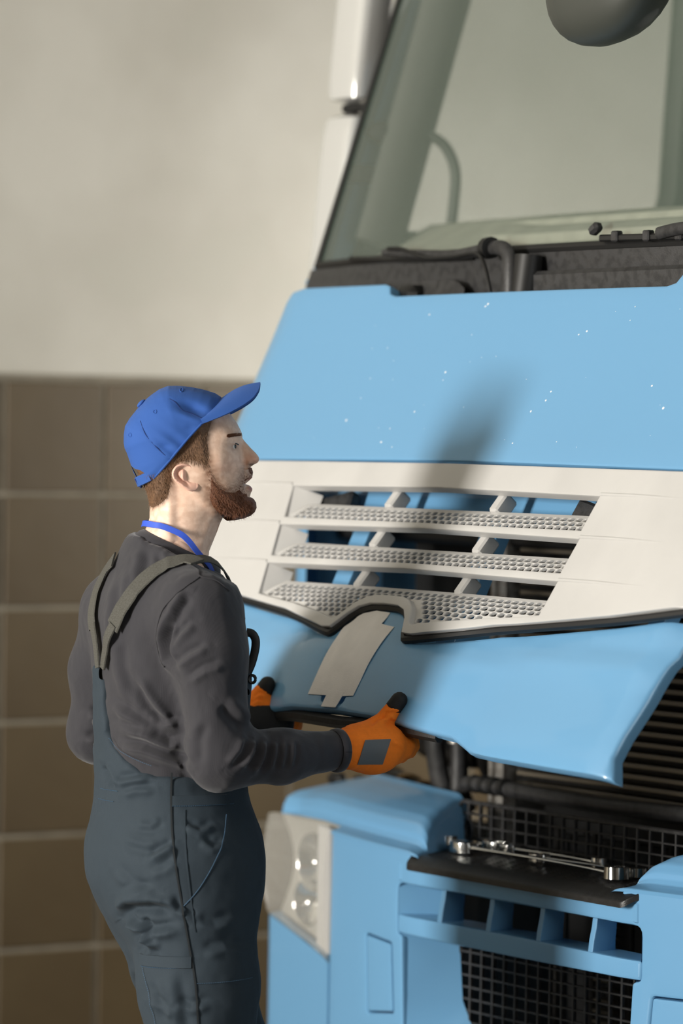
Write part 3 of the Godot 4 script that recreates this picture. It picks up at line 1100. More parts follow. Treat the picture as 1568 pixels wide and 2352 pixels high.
func build_engine() -> void:
	# radiator: frame posts and fins one by one
	var r := part("radiator", rbox(Vector3(0.98, 0.62, 0.05), 0.01, at_pos(Vector3(0.03, 1.24, -0.40))), M.black, truck, "dark radiator behind the open flap")
	for s in [-1.0, 1.0]:
		var post := rbox(Vector3(0.046, 0.76, 0.05), 0.008, at_pos(Vector3(0.0 + s * 0.495, 1.18, -0.335)))
		post.append_array(rbox(Vector3(0.012, 0.76, 0.016), 0.004, at_pos(Vector3(0.0 + s * 0.495, 1.18, -0.305))))
		part("radiator_post", post, M.alu, r, "pale aluminium radiator post")
	var shape := build(rbox(Vector3(0.92, 0.0095, 0.045), 0.002))
	for k in 24:
		var o := put("radiator_fin", shape, M.fin, r)
		o.position = Vector3(0.02, 0.975 + k * 0.0226, -0.352)
	# second core low down, behind the bumper slots
	var low := part("cooler", rbox(Vector3(0.9, 0.5, 0.06), 0.01, at_pos(Vector3(0, 0.62, -0.42))), M.black, truck, "dark cooler behind the bumper slots")
	for k in 6:
		part("cooler_post", rbox(Vector3(0.012, 0.5, 0.012), 0.003, at_pos(Vector3(-0.33 + k * 0.13, 0.64, -0.36))), M.dark_metal, low)
	for k in 3:
		var t := PackedVector3Array()
		for j in 14:
			t.append_array(rbox(Vector3(0.05, 0.006, 0.03), 0.001, at_pos(Vector3(-0.16 + k * 0.22, 0.50 + j * 0.022, -0.365))))
		part("cooler_core", t, M.fin, low)
	# padded hose along the bottom of the radiator
	part("padded_hose", tube(smooth_path([Vector3(-0.545, 0.962, -0.27), Vector3(-0.50, 0.972, -0.26), Vector3(-0.36, 0.969, -0.265), Vector3(-0.1, 0.962, -0.275), Vector3(0.12, 0.966, -0.27), Vector3(0.36, 0.972, -0.262), Vector3(0.62, 0.968, -0.27)], 6), 0.0165, 12), M.plastic, truck, "thick black hose along the radiator foot")
	for k in 4:
		part("hose_clip", tube(PackedVector3Array([Vector3(-0.50 + k * 0.035, 0.9715, -0.262), Vector3(-0.485 + k * 0.035, 0.9715, -0.262)]), 0.0195, 12), M.black, truck)
	# hoses and fittings left of the radiator
	part("coolant_hose", tube(smooth_path([Vector3(-0.74, 1.11, -0.33), Vector3(-0.745, 1.04, -0.33), Vector3(-0.715, 0.98, -0.32), Vector3(-0.675, 0.92, -0.31), Vector3(-0.66, 0.86, -0.31)], 6), 0.026, 14, true, 0.75), M.plastic, truck, "black coolant hose")
	part("coolant_hose", tube(smooth_path([Vector3(-0.655, 1.08, -0.33), Vector3(-0.65, 1.0, -0.33), Vector3(-0.64, 0.93, -0.32), Vector3(-0.64, 0.86, -0.31)], 6), 0.019, 14), M.plastic, truck, "slim black coolant hose")
	var fit := part("hose_fitting", tube(PackedVector3Array([Vector3(-0.658, 1.105, -0.325), Vector3(-0.652, 1.045, -0.325)]), 0.021, 14), M.alu, truck, "bright metal hose fitting")
	part("fitting_ring", tube(PackedVector3Array([Vector3(-0.656, 1.085, -0.325), Vector3(-0.655, 1.072, -0.325)]), 0.025, 14), M.chrome, fit)
	part("fitting_block", rbox(Vector3(0.07, 0.035, 0.05), 0.006, at_pos(Vector3(-0.735, 1.105, -0.33))), M.plastic, truck)
	var pipe := part("metal_pipe", tube(PackedVector3Array([Vector3(-1.08, 0.93, -0.42), Vector3(-0.80, 0.905, -0.36)]), 0.033, 20), M.dark_metal, truck, "worn metal pipe with clamps")
	for q in [0.12, 0.5, 0.82]:
		var a := Vector3(-1.08, 0.93, -0.42).lerp(Vector3(-0.80, 0.905, -0.36), q)
		part("pipe_clamp", tube(PackedVector3Array([a, a + Vector3(0.022, -0.0013, 0.0047)]), 0.0385, 20), M.brass, pipe, "brassy pipe clamp")
	part("metal_pipe", tube(smooth_path([Vector3(-0.95, 1.02, -0.45), Vector3(-0.84, 1.005, -0.44), Vector3(-0.72, 1.01, -0.44)], 5), 0.030, 16), M.dark_metal, truck, "dark pipe above the clamped one")
	part("drain_hose", tube(smooth_path([Vector3(-0.98, 1.12, -0.48), Vector3(-0.93, 1.03, -0.47), Vector3(-0.86, 0.96, -0.46), Vector3(-0.8, 0.88, -0.46)], 6), 0.022, 12), M.plastic, truck, "black drain hose")
	for x in [-1.13, -1.03]:
		part("mount_lug", rbox(Vector3(0.055, 0.03, 0.03), 0.01, at_pos(Vector3(x, 0.928, -0.33))), M.black, truck, "black mounting lug behind the shoulder")
	# engine mass, and added dark plates that keep the bay dark
	part("engine_block", rbox(Vector3(0.9, 0.9, 0.6), 0.05, at_pos(Vector3(0.0, 0.75, -0.80))), M.black, truck)
	part("filler_plate", rbox(Vector3(1.3, 0.30, 0.02), 0.006, at_pos(Vector3(0, 0.90, -0.445))), M.black, truck)  # added black plate, closes the view between radiator and cooler
	part("dark_backing", rbox(Vector3(1.9, 0.66, 0.04), 0.01, at_pos(Vector3(0, 0.52, -0.52))), M.black, truck)  # added black sheet so the lower grille looks dark behind
	part("pump_housing", ball(Vector3(-0.64, 1.02, -0.5), Vector3(0.13, 0.11, 0.1), 20, 12), M.black, truck)
	part("chassis", rbox(Vector3(0.9, 0.28, 5.2), 0.03, at_pos(Vector3(0, 0.72, -3.6))), M.black, truck)
	for s in [-1.0, 1.0]:
		var w := lathe([Vector2(0.0, -0.15), Vector2(0.3, -0.15), Vector2(0.46, -0.14), Vector2(0.5, -0.10), Vector2(0.5, 0.10), Vector2(0.46, 0.14), Vector2(0.3, 0.15), Vector2(0.0, 0.15)], 32)
		part("wheel", moved(w, Transform3D(Basis(Vector3.BACK, PI / 2), Vector3(s * 1.02, 0.5, -1.35))), M.rubber, truck)
		part("wheel", moved(w, Transform3D(Basis(Vector3.BACK, PI / 2), Vector3(s * 1.02, 0.5, -4.9))), M.rubber, truck)


func glass_at(u: float, y: float) -> Vector3:
	return Vector3(u, y, -0.10 - 0.144 * pow(u / 1.1, 2.0) - 0.342 * (y - 2.1))


func build_cab() -> void:
	# side walls with a window opening, back wall, roof, floor and bulkhead
	for s in [-1.0, 1.0]:
		var side := func(p: Vector2, d: float) -> Vector3:
			var lean := 0.06 * step_up(2.0, 3.4, p.y)
			return Vector3(s * (1.215 - lean - d * (1.0 if s > 0 else 1.0)), p.y, p.x)
		var out := poly([-0.30, 1.10, -0.27, 1.95, -0.31, 2.10, -0.62, 3.05, -0.80, 3.45, -2.1, 3.45, -2.1, 1.10])
		var hole := rounded(poly([-0.385, 2.16, -0.61, 2.86, -1.31, 2.88, -1.295, 2.24, -1.23, 2.16]), 0.07, 6)
		var t := panel(out, [hole], side, 0.05, 0.008, 0.06)
		part("cab_side", flipped(t) if s > 0 else t, M.paint, truck, "blue side of the cab")
		var pane := panel(hole, [], func(p: Vector2, d: float) -> Vector3: return side.call(p, 0.03 + d), 0.003, 0.0005, 0.08)
		part("side_window", flipped(pane) if s > 0 else pane, M.glass, truck, "tinted side window")
		# inner door trim round the window
		var inner := func(p: Vector2, d: float) -> Vector3: return side.call(p, 0.012 + d)
		var trim_hole := rounded(poly([-0.41, 2.18, -0.63, 2.84, -1.285, 2.86, -1.27, 2.27, -1.20, 2.18]), 0.07, 6)
		var tr := panel(poly([-0.34, 1.6, -0.36, 2.10, -0.66, 2.98, -0.84, 3.2, -2.05, 3.2, -2.05, 1.6]), [trim_hole], inner, 0.075, 0.008, 0.06)
		part("door_trim", flipped(tr) if s > 0 else tr, M.trim_grey, truck, "grey inner door trim")
	part("cab_back", rbox(Vector3(2.4, 2.4, 0.06), 0.01, at_pos(Vector3(0, 2.25, -2.08))), M.trim_grey, truck)
	part("cab_roof", slab(20, 10, func(a: float, b: float) -> Vector3: return Vector3(lerpf(-1.16, 1.16, a), 3.47 - 0.25 * pow(1.0 - minf(b * 2.2, 1.0), 2.0), lerpf(-0.5, -2.1, b) - 0.1 * pow(2.0 * a - 1.0, 2.0) * (1.0 - b)), 0.05), M.paint, truck)
	part("cab_floor", rbox(Vector3(2.3, 0.05, 1.75), 0.01, at_pos(Vector3(0, 1.50, -1.2))), M.black, truck)
	part("bulkhead", rbox(Vector3(2.1, 0.75, 0.05), 0.01, at_pos(Vector3(0, 1.68, -0.50))), M.black, truck)
	# blue corner posts of the cab, between flap and door
	for s in [-1.0, 1.0]:
		var post := func(a: float, v: float) -> Vector3:
			var y := lerpf(1.07, 2.06, v)
			var an := a * PI / 2
			return Vector3(s * (1.10 + 0.115 * sin(an)), y, -0.30 + 0.09 * cos(an) - 0.02 * v)
		var t := sheet(8, 6, post)
		part("corner_post", t if s > 0 else flipped(t), M.paint, truck, "blue corner post of the cab")
		part("front_stay", rbox(Vector3(0.05, 0.75, 0.06), 0.01, at_pos(Vector3(s * 0.93, 1.45, -0.27))), M.paint, truck)
	# curved corner between flap and windscreen
	for s in [-1.0, 1.0]:
		var f := func(a: float, v: float) -> Vector3:
			var y := lerpf(1.98, 2.75, v)
			var g := glass_at(1.10, maxf(y, 2.08))
			var an := a * PI / 2
			return Vector3(s * (1.105 + 0.10 * sin(an)), y, g.z - 0.008 - 0.11 * (1.0 - cos(an)))
		var t := sheet(8, 16, f)
		part("screen_pillar", t if s > 0 else flipped(t), M.black, truck, "black outer windscreen pillar")
		var low := func(a: float, v: float) -> Vector3:
			var q: Vector3 = f.call(a, v * 0.30)
			return q + Vector3(s * (0.004 + 0.016 * a), 0, 0.004 - 0.012 * v)
		var lt := sheet(8, 6, low)
		part("pillar_foot", lt if s > 0 else flipped(lt), M.paint, truck, "blue foot of the windscreen pillar")
	# windscreen
	var ws := func(a: float, v: float) -> Vector3: return glass_at(lerpf(-1.115, 1.115, a), lerpf(2.085, 3.02, v))
	part("windscreen", sheet(30, 8, ws), M.glass, truck, "tinted curved windscreen")
	var seal := PackedVector3Array()
	for s in [-1.0, 1.0]:
		var line := PackedVector3Array()
		for k in 13:
			line.append(glass_at(s * 1.112, lerpf(2.085, 3.02, k / 12.0)))
		seal.append_array(tube(line, 0.009, 8))
	var low_line := PackedVector3Array()
	for k in 31:
		low_line.append(glass_at(lerpf(-1.112, 1.112, k / 30.0), 2.09))
	seal.append_array(tube(low_line, 0.010, 8))
	part("screen_seal", seal, M.black, truck, "black windscreen seal")
	# inner pillar trims
	for s in [-1.0, 1.0]:
		var line := PackedVector3Array()
		for k in 9:
			var y := lerpf(2.14, 3.0, k / 8.0)
			line.append(Vector3(s * 1.095, y, -0.395 - 0.31 * (y - 2.14)))
		part("pillar_trim", tube(line, 0.062, 14, true, 0.55, Vector3(0, 0, 1)), M.trim_grey, truck, "grey inner windscreen pillar")
		part("pillar_speaker", ball(Vector3(s * 1.12, 2.40, -0.42), Vector3(0.03, 0.028, 0.045), 14, 8), M.black, truck, "dark round fitting on the pillar")
		part("pillar_vent", rbox(Vector3(0.05, 0.042, 0.07), 0.01, at_pos(Vector3(s * 1.13, 2.305, -0.37))), M.black, truck)
		part("grab_handle", tube(smooth_path([Vector3(s * 1.09, 2.405, -0.47), Vector3(s * 1.075, 2.398, -0.515), Vector3(s * 1.07, 2.372, -0.56), Vector3(s * 1.07, 2.318, -0.587), Vector3(s * 1.07, 2.25, -0.585), Vector3(s * 1.08, 2.16, -0.58)], 6), 0.0125, 12), M.trim_grey, truck, "grey grab handle by the door")
		part("belt_knob", ball(Vector3(s * 1.13, 2.505, -1.297), Vector3(0.02, 0.016, 0.014), 12, 8), M.black, truck, "small dark oval fitting on the pillar")
	# dashboard
	var dash := [[-0.27, 2.075], [-0.30, 2.098], [-0.36, 2.118], [-0.40, 2.128], [-0.402, 2.150], [-0.44, 2.168], [-0.46, 2.172], [-0.465, 2.186], [-0.52, 2.200], [-0.60, 2.196], [-0.66, 2.170], [-0.68, 2.08], [-0.66, 1.75]]
	var df := func(a: float, v: float) -> Vector3:
		var k := v * (dash.size() - 1)
		var i := mini(int(k), dash.size() - 2)
		var q := Vector2(dash[i][0], dash[i][1]).lerp(Vector2(dash[i + 1][0], dash[i + 1][1]), k - i)
		var u := lerpf(-1.1, 1.1, a)
		var side := step_up(0.55, 0.75, absf(u))
		var flat := lerpf(q.y, minf(2.196, 2.085 + (-0.27 - q.x) * 0.52), side) if i < 8 else q.y
		return Vector3(u, flat, q.x - 0.06 * pow(u / 1.1, 2.0) * (1.0 - step_up(-0.5, -0.35, q.x) * 0.0))
	part("dashboard", sheet(44, 36, df), M.dash, truck, "pale grey green dashboard behind the glass", 35.0)
	# scuttle below the glass
	var cowl := func(a: float, v: float) -> Vector3:
		var u := lerpf(-1.14, 1.14, a)
		var g := glass_at(u, 2.085)
		return Vector3(u, lerpf(1.985, 2.082, v), lerpf(-0.10 - 0.11 * pow(u / 1.1, 2.0), g.z + 0.006, pow(v, 1.5)))
	var sc := part("scuttle", sheet(30, 8, cowl), M.plastic, truck, "black scuttle panel below the windscreen")
	for x in [-0.44, 0.36]:
		part("scuttle_hatch", slab(12, 5, func(a: float, v: float) -> Vector3: return Vector3(x + lerpf(-0.15, 0.15, a) * (1.0 - 0.15 * v), lerpf(1.99, 2.035, v) - 0.02 * pow(absf(2.0 * a - 1.0), 6.0), -0.055 - 0.02 * v - bow(x) * 0.6), 0.03), M.plastic, sc)
	for x in [-0.53, 0.53]:
		part("hinge_block", rbox(Vector3(0.07, 0.05, 0.06), 0.015, at_pos(Vector3(x * 0.90, 2.0, -0.07))), M.black, sc)
	part("scuttle_ledge", rbox(Vector3(0.62, 0.05, 0.05), 0.008, at_pos(Vector3(0.16, 2.018, -0.085))), M.plastic, sc)
	# wipers
	var w1 := part("wiper", tube(smooth_path([Vector3(-0.105, 1.97, -0.045), Vector3(-0.105, 2.03, -0.045), Vector3(-0.115, 2.078, -0.05), Vector3(-0.155, 2.094, -0.055), Vector3(-0.22, 2.092, -0.065), Vector3(-0.36, 2.086, -0.085), Vector3(-0.52, 2.094, -0.10), Vector3(-0.66, 2.102, -0.115)], 6), PackedFloat32Array(range(43).map(func(i): return 0.021 - 0.00033 * i)), 12, true, 0.7), M.plastic, truck, "black wiper at rest below the glass")
	part("wiper_collar", tube(PackedVector3Array([Vector3(-0.205, 2.094, -0.062), Vector3(-0.185, 2.0945, -0.059)]), 0.0225, 12), M.black, w1)
	part("wiper_pivot", tube(PackedVector3Array([Vector3(-0.07, 1.97, -0.06), Vector3(-0.07, 2.075, -0.07)]), 0.03, 14), M.black, w1)
	part("wiper_blade", tube(smooth_path([Vector3(-0.30, 2.079, -0.10), Vector3(-0.55, 2.083, -0.115), Vector3(-0.86, 2.096, -0.165)], 8), 0.006, 8), M.black, w1)
	part("washer_tube", tube(smooth_path([Vector3(-0.62, 2.108, -0.10), Vector3(-0.55, 2.104, -0.09), Vector3(-0.45, 2.083, -0.075), Vector3(-0.33, 2.080, -0.06), Vector3(-0.22, 2.083, -0.045), Vector3(-0.17, 2.06, -0.03), Vector3(-0.145, 2.02, -0.025), Vector3(-0.14, 1.985, -0.03)], 6), 0.0042, 8), M.black, w1, "thin black washer tube")
	var w2 := part("wiper", tube(smooth_path([Vector3(0.62, 2.07, -0.03), Vector3(0.52, 2.108, -0.05), Vector3(0.42, 2.112, -0.065), Vector3(0.34, 2.106, -0.075)], 6), 0.012, 10, true, 0.6), M.plastic, truck, "second wiper lying on the glass")
	part("wiper_blade", rbox(Vector3(0.55, 0.014, 0.012), 0.003, at_pos(Vector3(0.42, 2.098, -0.085), Vector3(0, 0, -0.02))), M.black, w2)
	for k in 5:
		part("blade_clip", rbox(Vector3(0.02, 0.022, 0.018), 0.003, at_pos(Vector3(0.20 + 0.10 * k, 2.105 - 0.002 * k, -0.083))), M.plastic, w2)
	part("washer_jet", rbox(Vector3(0.03, 0.02, 0.022), 0.006, at_pos(Vector3(0.135, 2.122, -0.08), Vector3(0, 0, 0.5))), M.plastic, w2)
	# front mirror above the glass
	var fm := part("front_mirror", PackedVector3Array(), M.plastic, truck) if false else null
	var shell := func(a: float, v: float) -> Vector3:
		var an := a * TAU
		var b := (v - 0.5) * PI
		var x := signf(sin(an)) * pow(absf(sin(an)), 0.7) * pow(cos(b), 0.8)
		return Vector3(0.405, 2.553, 0.10) + Vector3(x * (0.160 + 0.02 * sin(b)), sin(b) * (0.100 if b < 0 else 0.07) + 0.018 * x, signf(cos(an)) * pow(absf(cos(an)), 0.7) * pow(cos(b), 0.8) * 0.07)
	fm = part("front_mirror", sheet(28, 14, shell), M.mirror_dark, truck, "dark rounded front mirror hanging above the glass")
	part("mirror_arm", tube(smooth_path([Vector3(0.40, 2.62, 0.08), Vector3(0.40, 2.80, 0.05), Vector3(0.40, 3.05, -0.30)], 6), 0.02, 10), M.black, fm)
	# side mirrors: two tall white housings on a black arm
	for s in [-1.0, 1.0]:
		for spec in [[1.95, 2.462, -0.405], [2.474, 2.95, -0.46]]:
			var f := func(a: float, v: float) -> Vector3:
				var e := pow(absf(2.0 * v - 1.0), 10.0)
				var half := 0.068 * (1.0 - 0.12 * e)
				var an := a * TAU
				var c := cos(an)
				var sn := sin(an)
				var x := signf(sn) * pow(absf(sn), 0.55)
				var z := signf(c) * pow(absf(c), 0.55)
				var y: float = lerpf(spec[0], spec[1], v)
				var close := 1.0 if v > 0.001 and v < 0.999 else 0.0
				return Vector3(s * 1.30 + x * half * close, y, spec[2] - 0.10 * (y - spec[0]) + z * (0.05 - 0.012 * e) * close)
			part("side_mirror", sheet(28, 30, f), M.mirror_white, truck, "tall white mirror housing beside the cab")
		part("mirror_bracket", rbox(Vector3(0.16, 0.02, 0.03), 0.005, at_pos(Vector3(s * 1.24, 2.468, -0.45))), M.black, truck)
		part("side_deflector", slab(6, 12, func(a: float, v: float) -> Vector3: return Vector3(s * lerpf(1.20, 1.235, a), lerpf(2.35, 3.1, v), lerpf(-0.47, -0.56, a) - 0.34 * (lerpf(2.35, 3.1, v) - 2.4)) if s > 0 else Vector3(s * lerpf(1.235, 1.20, a), lerpf(2.35, 3.1, v), lerpf(-0.56, -0.47, a) - 0.34 * (lerpf(2.35, 3.1, v) - 2.4)), 0.02), M.black, truck)


# ---------------------------------------------------------------- tools and tape

func build_tools() -> void:
	# tape stuck over the emblem recess of the flap
	var over := func(p: Vector2, d: float) -> Vector3:
		var wr := 0.0009 * sin(p.x * 210.0 + p.y * 60.0 + 2.0 * sin(p.y * 35.0)) * smoothstep(-0.92, -0.75, p.y) + 0.0012 * exp(-pow((p.x + 0.02 + 0.25 * (p.y + 0.8)) / 0.004, 2.0)) + 0.0016 * exp(-pow((p.y + 0.745 - 0.25 * p.x) / 0.005, 2.0))
		return Vector3(p.x, p.y, bulge(p.x, p.y) + 0.0022 + wr - d)
	var spec := [
		[[-0.072, -0.721, -0.03, -0.712, 0.016, -0.714, 0.019, -0.742, 0.063, -0.746, 0.060, -0.79, 0.058, -0.855, 0.053, -0.902, 0.02, -0.905, -0.10, -0.909, -0.098, -0.844, -0.101, -0.796, -0.098, -0.756], "broad pale grey tape strip covering the emblem recess"],
		[[-0.012, -0.895, 0.021, -0.897, 0.013, -0.930, -0.037, -0.931, -0.034, -0.897], "short grey tape end hanging below the broad strip"]]
	for s in spec:
		var t := panel(poly(s[0]), [], over, 0.0012, 0.0004, 0.011)
		var o := put("adhesive_tape", build(moved(t, at_pos(Vector3(0, 0, 0.001 if s[0][0] > -0.05 else 0.0))), 35.0), M.tape)
		o.position = FLAP_ORIGIN
		o.rotation.x = -flap_tilt
		tag(o, s[1], "tape", "tape on the flap")
	# wrenches on the step mat
	wrench(0.9, Vector3(-0.300, 0.858, -0.105), Vector3(0.232, 0.858, -0.085), 0.026, "long chrome combination wrench lying along the front of the step mat", -1.0)
	wrench(0.7, Vector3(-0.235, 0.858, -0.172), Vector3(0.060, 0.858, -0.176), 0.019, "slender chrome combination wrench lying behind the long one", -1.0)
	wrench(0.8, Vector3(-0.070, 0.857, -0.128), Vector3(0.235, 0.857, -0.135), 0.019, "middle chrome wrench with its ring at the far end of the mat", -1.0)
	wrench(0.6, Vector3(-0.410, 0.860, -0.135), Vector3(-0.300, 0.860, -0.165), 0.020, "short chrome wrench lying close by the lattice", 1.0)


func wrench(_l: float, a: Vector3, b: Vector3, r: float, label: String, way: float) -> void:
	var o := Node3D.new()
	o.name = numbered(self, "wrench")
	add_child(o, true)
	o.position = a
	tag(o, label, "wrench", "chrome wrenches on the step mat")
	var d := b - a
	var l := d.length()
	var x := d / l
	var z := x.cross(Vector3.UP).normalized()
	var turn := Transform3D(Basis(x, z.cross(x), z), Vector3.ZERO)
	var lift := 0.004
	# shank: flattened bar that thickens to both heads
	var path := PackedVector3Array()
	var rad := PackedFloat32Array()
	for k in 15:
		var q := k / 14.0
		path.append(turn * Vector3(lerpf(r * 0.8, l - r * 0.8, q), lift + 0.002 * sin(PI * q), 0))
		rad.append(0.0058 * _l + (r * 0.42 - 0.0058 * _l) * pow(absf(2.0 * q - 1.0), 5.0))
	part("wrench_shank", tube(path, rad, 12, true, 0.55, z), M.chrome, o)
	# ring end
	var ring := PackedVector3Array()
	var c := Vector3(0.0 if way > 0 else l, lift, 0)
	var th := r * 0.52
	var n := 48
	for k in n:
		for e in 4:
			var f := func(i: int, j: int) -> Vector3:
				var an := TAU * i / n
				var inner := r * 0.62 * (1.0 + 0.06 * (1.0 if (i / 2) % 2 else -1.0))
				var rr: float = [r, r * 0.93, inner, inner][j % 4] if j % 4 != 0 else r
				var yy: float = [-th * 0.7, th, th, -th][j % 4]
				return turn * (c + Vector3(cos(an) * rr, yy, sin(an) * rr))
			quad(ring, f.call(k, e), f.call(k, e + 1), f.call(k + 1, e + 1), f.call(k + 1, e))
	part("ring_end", ring, M.chrome, o)
	# open jaw
	var s := 1.0 if way > 0 else -1.0
	var jaw := rounded(poly([-0.9, 0.55, -0.2, 1.05, 0.6, 1.1, 1.35, 0.95, 1.5, 0.62, 0.45, 0.55, 0.25, 0.2, 0.25, -0.2, 0.45, -0.55, 1.45, -0.62, 1.25, -1.0, 0.5, -1.1, -0.2, -1.0, -0.9, -0.5]), 0.2, 3)
	var scaled := PackedVector2Array()
	for p in jaw:
		scaled.append(Vector2(p.x * s, p.y) * r * 0.95)
	var plate := panel(scaled, [], flat_map, r * 0.85, r * 0.12, r * 0.25)
	plate = moved(plate, Transform3D(Basis(Vector3.RIGHT, -PI / 2), Vector3(l if way > 0 else 0.0, lift + r * 0.42, 0)))
	part("open_jaw", moved(plate, turn), M.chrome, o)


# ---------------------------------------------------------------- the mechanic
# The figure is laid out along ACROSS (the way he looks), UP and ASIDE (towards his right).

const ACROSS := Vector3(0.55194, 0, -0.83389)
const ASIDE := Vector3(0.83389, 0, 0.55194)
const HEAD := Vector3(0.02, 1.654, 0.769)
const STAND := Vector3(-0.02, 0.0, 0.77)
var prims := []
var ring_table := []
var body_turn := deg_to_rad(12.0)
var spine_u := -0.02
var fold_list := []


func vp(x: float, y: float, t: float) -> Vector3:
	return ACROSS * x + Vector3.UP * y + ASIDE * t


func cone(a: Vector3, b: Vector3, ra: float, rb: float, k := 0.03) -> Array:
	return [0, a, b, ra, rb, k]


func egg(c: Vector3, r: Vector3, basis := Basis(), k := 0.02) -> Array:
	return [1, c, basis.inverse(), r, 0.0, k]


func smin(a: float, b: float, k: float) -> float:
	var h := maxf(k - absf(a - b), 0.0) / k
	return minf(a, b) - h * h * k * 0.25


func prim_dist(q: Array, p: Vector3) -> float:
	match q[0]:
		0:
			var ab: Vector3 = q[2] - q[1]
			var ap: Vector3 = p - q[1]
			var h := clampf(ap.dot(ab) / ab.length_squared(), 0.0, 1.0)
			return (ap - ab * h).length() - lerpf(q[3], q[4], h)
		1:
			var l: Vector3 = q[2] * (p - q[1])
			var r: Vector3 = q[3]
			var k0 := (l / r).length()
			var k1 := (l / (r * r)).length()
			return k0 * (k0 - 1.0) / maxf(k1, 1e-6)
		2:
			return torso(p)
	return 1e9


func torso(p: Vector3) -> float:
	var k := clampf((p.y - 0.70) / 0.01, 0.0, ring_table.size() - 1.001)
	var i := int(k)
	var r0: Vector3 = ring_table[i]
	var r: Vector3 = r0.lerp(ring_table[i + 1], k - i)
	var dx := p.x - spine_u
	var dz := p.z - r.x
	var lx := absf(dx * cos(body_turn) + dz * sin(body_turn)) / r.y
	var lz := absf(-dx * sin(body_turn) + dz * cos(body_turn)) / r.z
	var s := pow(pow(lx, 2.3) + pow(lz, 2.3), 1.0 / 2.3)
	var d := (s - 1.0) * (r.z + (r.y - r.z) * lx / maxf(lx + lz, 1e-4)) * 0.92
	return maxf(d, maxf(p.y - 1.505, 0.70 - p.y))


func field(p: Vector3, list: Array) -> float:
	var d := 1e9
	for q in list:
		var e: float
		if q[0] == 0:
			var ab: Vector3 = q[2] - q[1]
			var ap: Vector3 = p - q[1]
			var s := clampf(ap.dot(ab) / ab.length_squared(), 0.0, 1.0)
			e = (ap - ab * s).length() - lerpf(q[3], q[4], s)
		else:
			e = prim_dist(q, p)
		var k: float = q[5]
		var g := absf(d - e)
		if g >= k:
			d = minf(d, e)
		else:
			g = (k - g) / k
			d = minf(d, e) - g * g * k * 0.25
	return d


func all_field(p: Vector3) -> float:
	return field(p, prims)


func surface_nets(list: Array, cell: float, box: AABB, offset := 0.0, clip = null, margin := 0.105) -> Array:
	# returns [vertices, indices] of the surface field = offset, cut by clip(p) < 0
	var bs := 4
	var bl := cell * bs
	var half := bl * 0.5 * sqrt(3.0)
	var verts := PackedVector3Array()
	var index := PackedInt32Array()
	var cell_of := {}
	var edges := []
	var n := Vector3i((box.size / bl).ceil())
	var sup := 3
	for bz in range(0, n.z, sup):
		for by in range(0, n.y, sup):
			for bx in range(0, n.x, sup):
				var c3 := box.position + (Vector3(bx, by, bz) + Vector3.ONE * sup * 0.5) * bl
				var near3 := []
				for q in list:
					if prim_dist(q, c3) < half * sup + margin + offset:
						near3.append(q)
				if near3.is_empty() or field(c3, near3) - offset > half * sup * 1.7 + 0.01:
					continue
				for dz in mini(sup, n.z - bz):
					for dy in mini(sup, n.y - by):
						for dx in mini(sup, n.x - bx):
							var b0 := Vector3i(bx + dx, by + dy, bz + dz)
							var org := box.position + Vector3(b0) * bl
							var c := org + Vector3.ONE * bl * 0.5
							var near := []
							for q in near3:
								if prim_dist(q, c) < half + margin + offset:
									near.append(q)
							if near.is_empty():
								continue
							var d0 := field(c, near) - offset
							if clip != null:
								d0 = maxf(d0, clip.call(c))
							if absf(d0) > half * 2.3 + 0.008:
								continue
							var v := PackedFloat32Array()
							v.resize(125)
							var o := 0
							for k in 5:
								for j in 5:
									for i in 5:
										var p := org + Vector3(i, j, k) * cell
										var d := field(p, near) - offset
										if clip != null:
											d = maxf(d, clip.call(p))
										v[o] = d
										o += 1
							for k in 4:
								for j in 4:
									for i in 4:
										var a := i + 5 * j + 25 * k
										var w := [v[a], v[a + 1], v[a + 5], v[a + 6], v[a + 25], v[a + 26], v[a + 30], v[a + 31]]
										var neg := 0
										for q in 8:
											if w[q] < 0.0:
												neg += 1
										if neg == 0 or neg == 8:
											continue
										var sum := Vector3.ZERO
										var cnt := 0
										for e in 12:
											var s0: int = [0, 2, 4, 6, 0, 1, 4, 5, 0, 1, 2, 3][e]
											var s1: int = s0 + [1, 1, 1, 1, 2, 2, 2, 2, 4, 4, 4, 4][e]
											if (w[s0] < 0.0) != (w[s1] < 0.0):
												var t: float = w[s0] / (w[s0] - w[s1])
												var p0 := Vector3(s0 & 1, (s0 >> 1) & 1, s0 >> 2)
												var p1 := Vector3(s1 & 1, (s1 >> 1) & 1, s1 >> 2)
												sum += p0.lerp(p1, t)
												cnt += 1
										var g := b0 * bs + Vector3i(i, j, k)
										cell_of[g] = verts.size()
										verts.append(org + (Vector3(i, j, k) + sum / cnt) * cell)
										if (w[0] < 0.0) != (w[1] < 0.0):
											edges.append([g, 0, w[0] < 0.0])
										if (w[0] < 0.0) != (w[2] < 0.0):
											edges.append([g, 1, w[0] < 0.0])
										if (w[0] < 0.0) != (w[4] < 0.0):
											edges.append([g, 2, w[0] < 0.0])
	for e in edges:
		var g: Vector3i = e[0]
		var ax: int = e[1]
		var u := Vector3i.ZERO
		var w := Vector3i.ZERO
		u[(ax + 1) % 3] = 1
		w[(ax + 2) % 3] = 1
		var a: int = cell_of.get(g, -1)
		var b: int = cell_of.get(g - u, -1)
		var c: int = cell_of.get(g - u - w, -1)
		var d: int = cell_of.get(g - w, -1)
		if a < 0 or b < 0 or c < 0 or d < 0:
			continue
		if e[2]:
			index.append_array([a, b, c, a, c, d])
		else:
			index.append_array([a, c, b, a, d, c])
	return [verts, index]


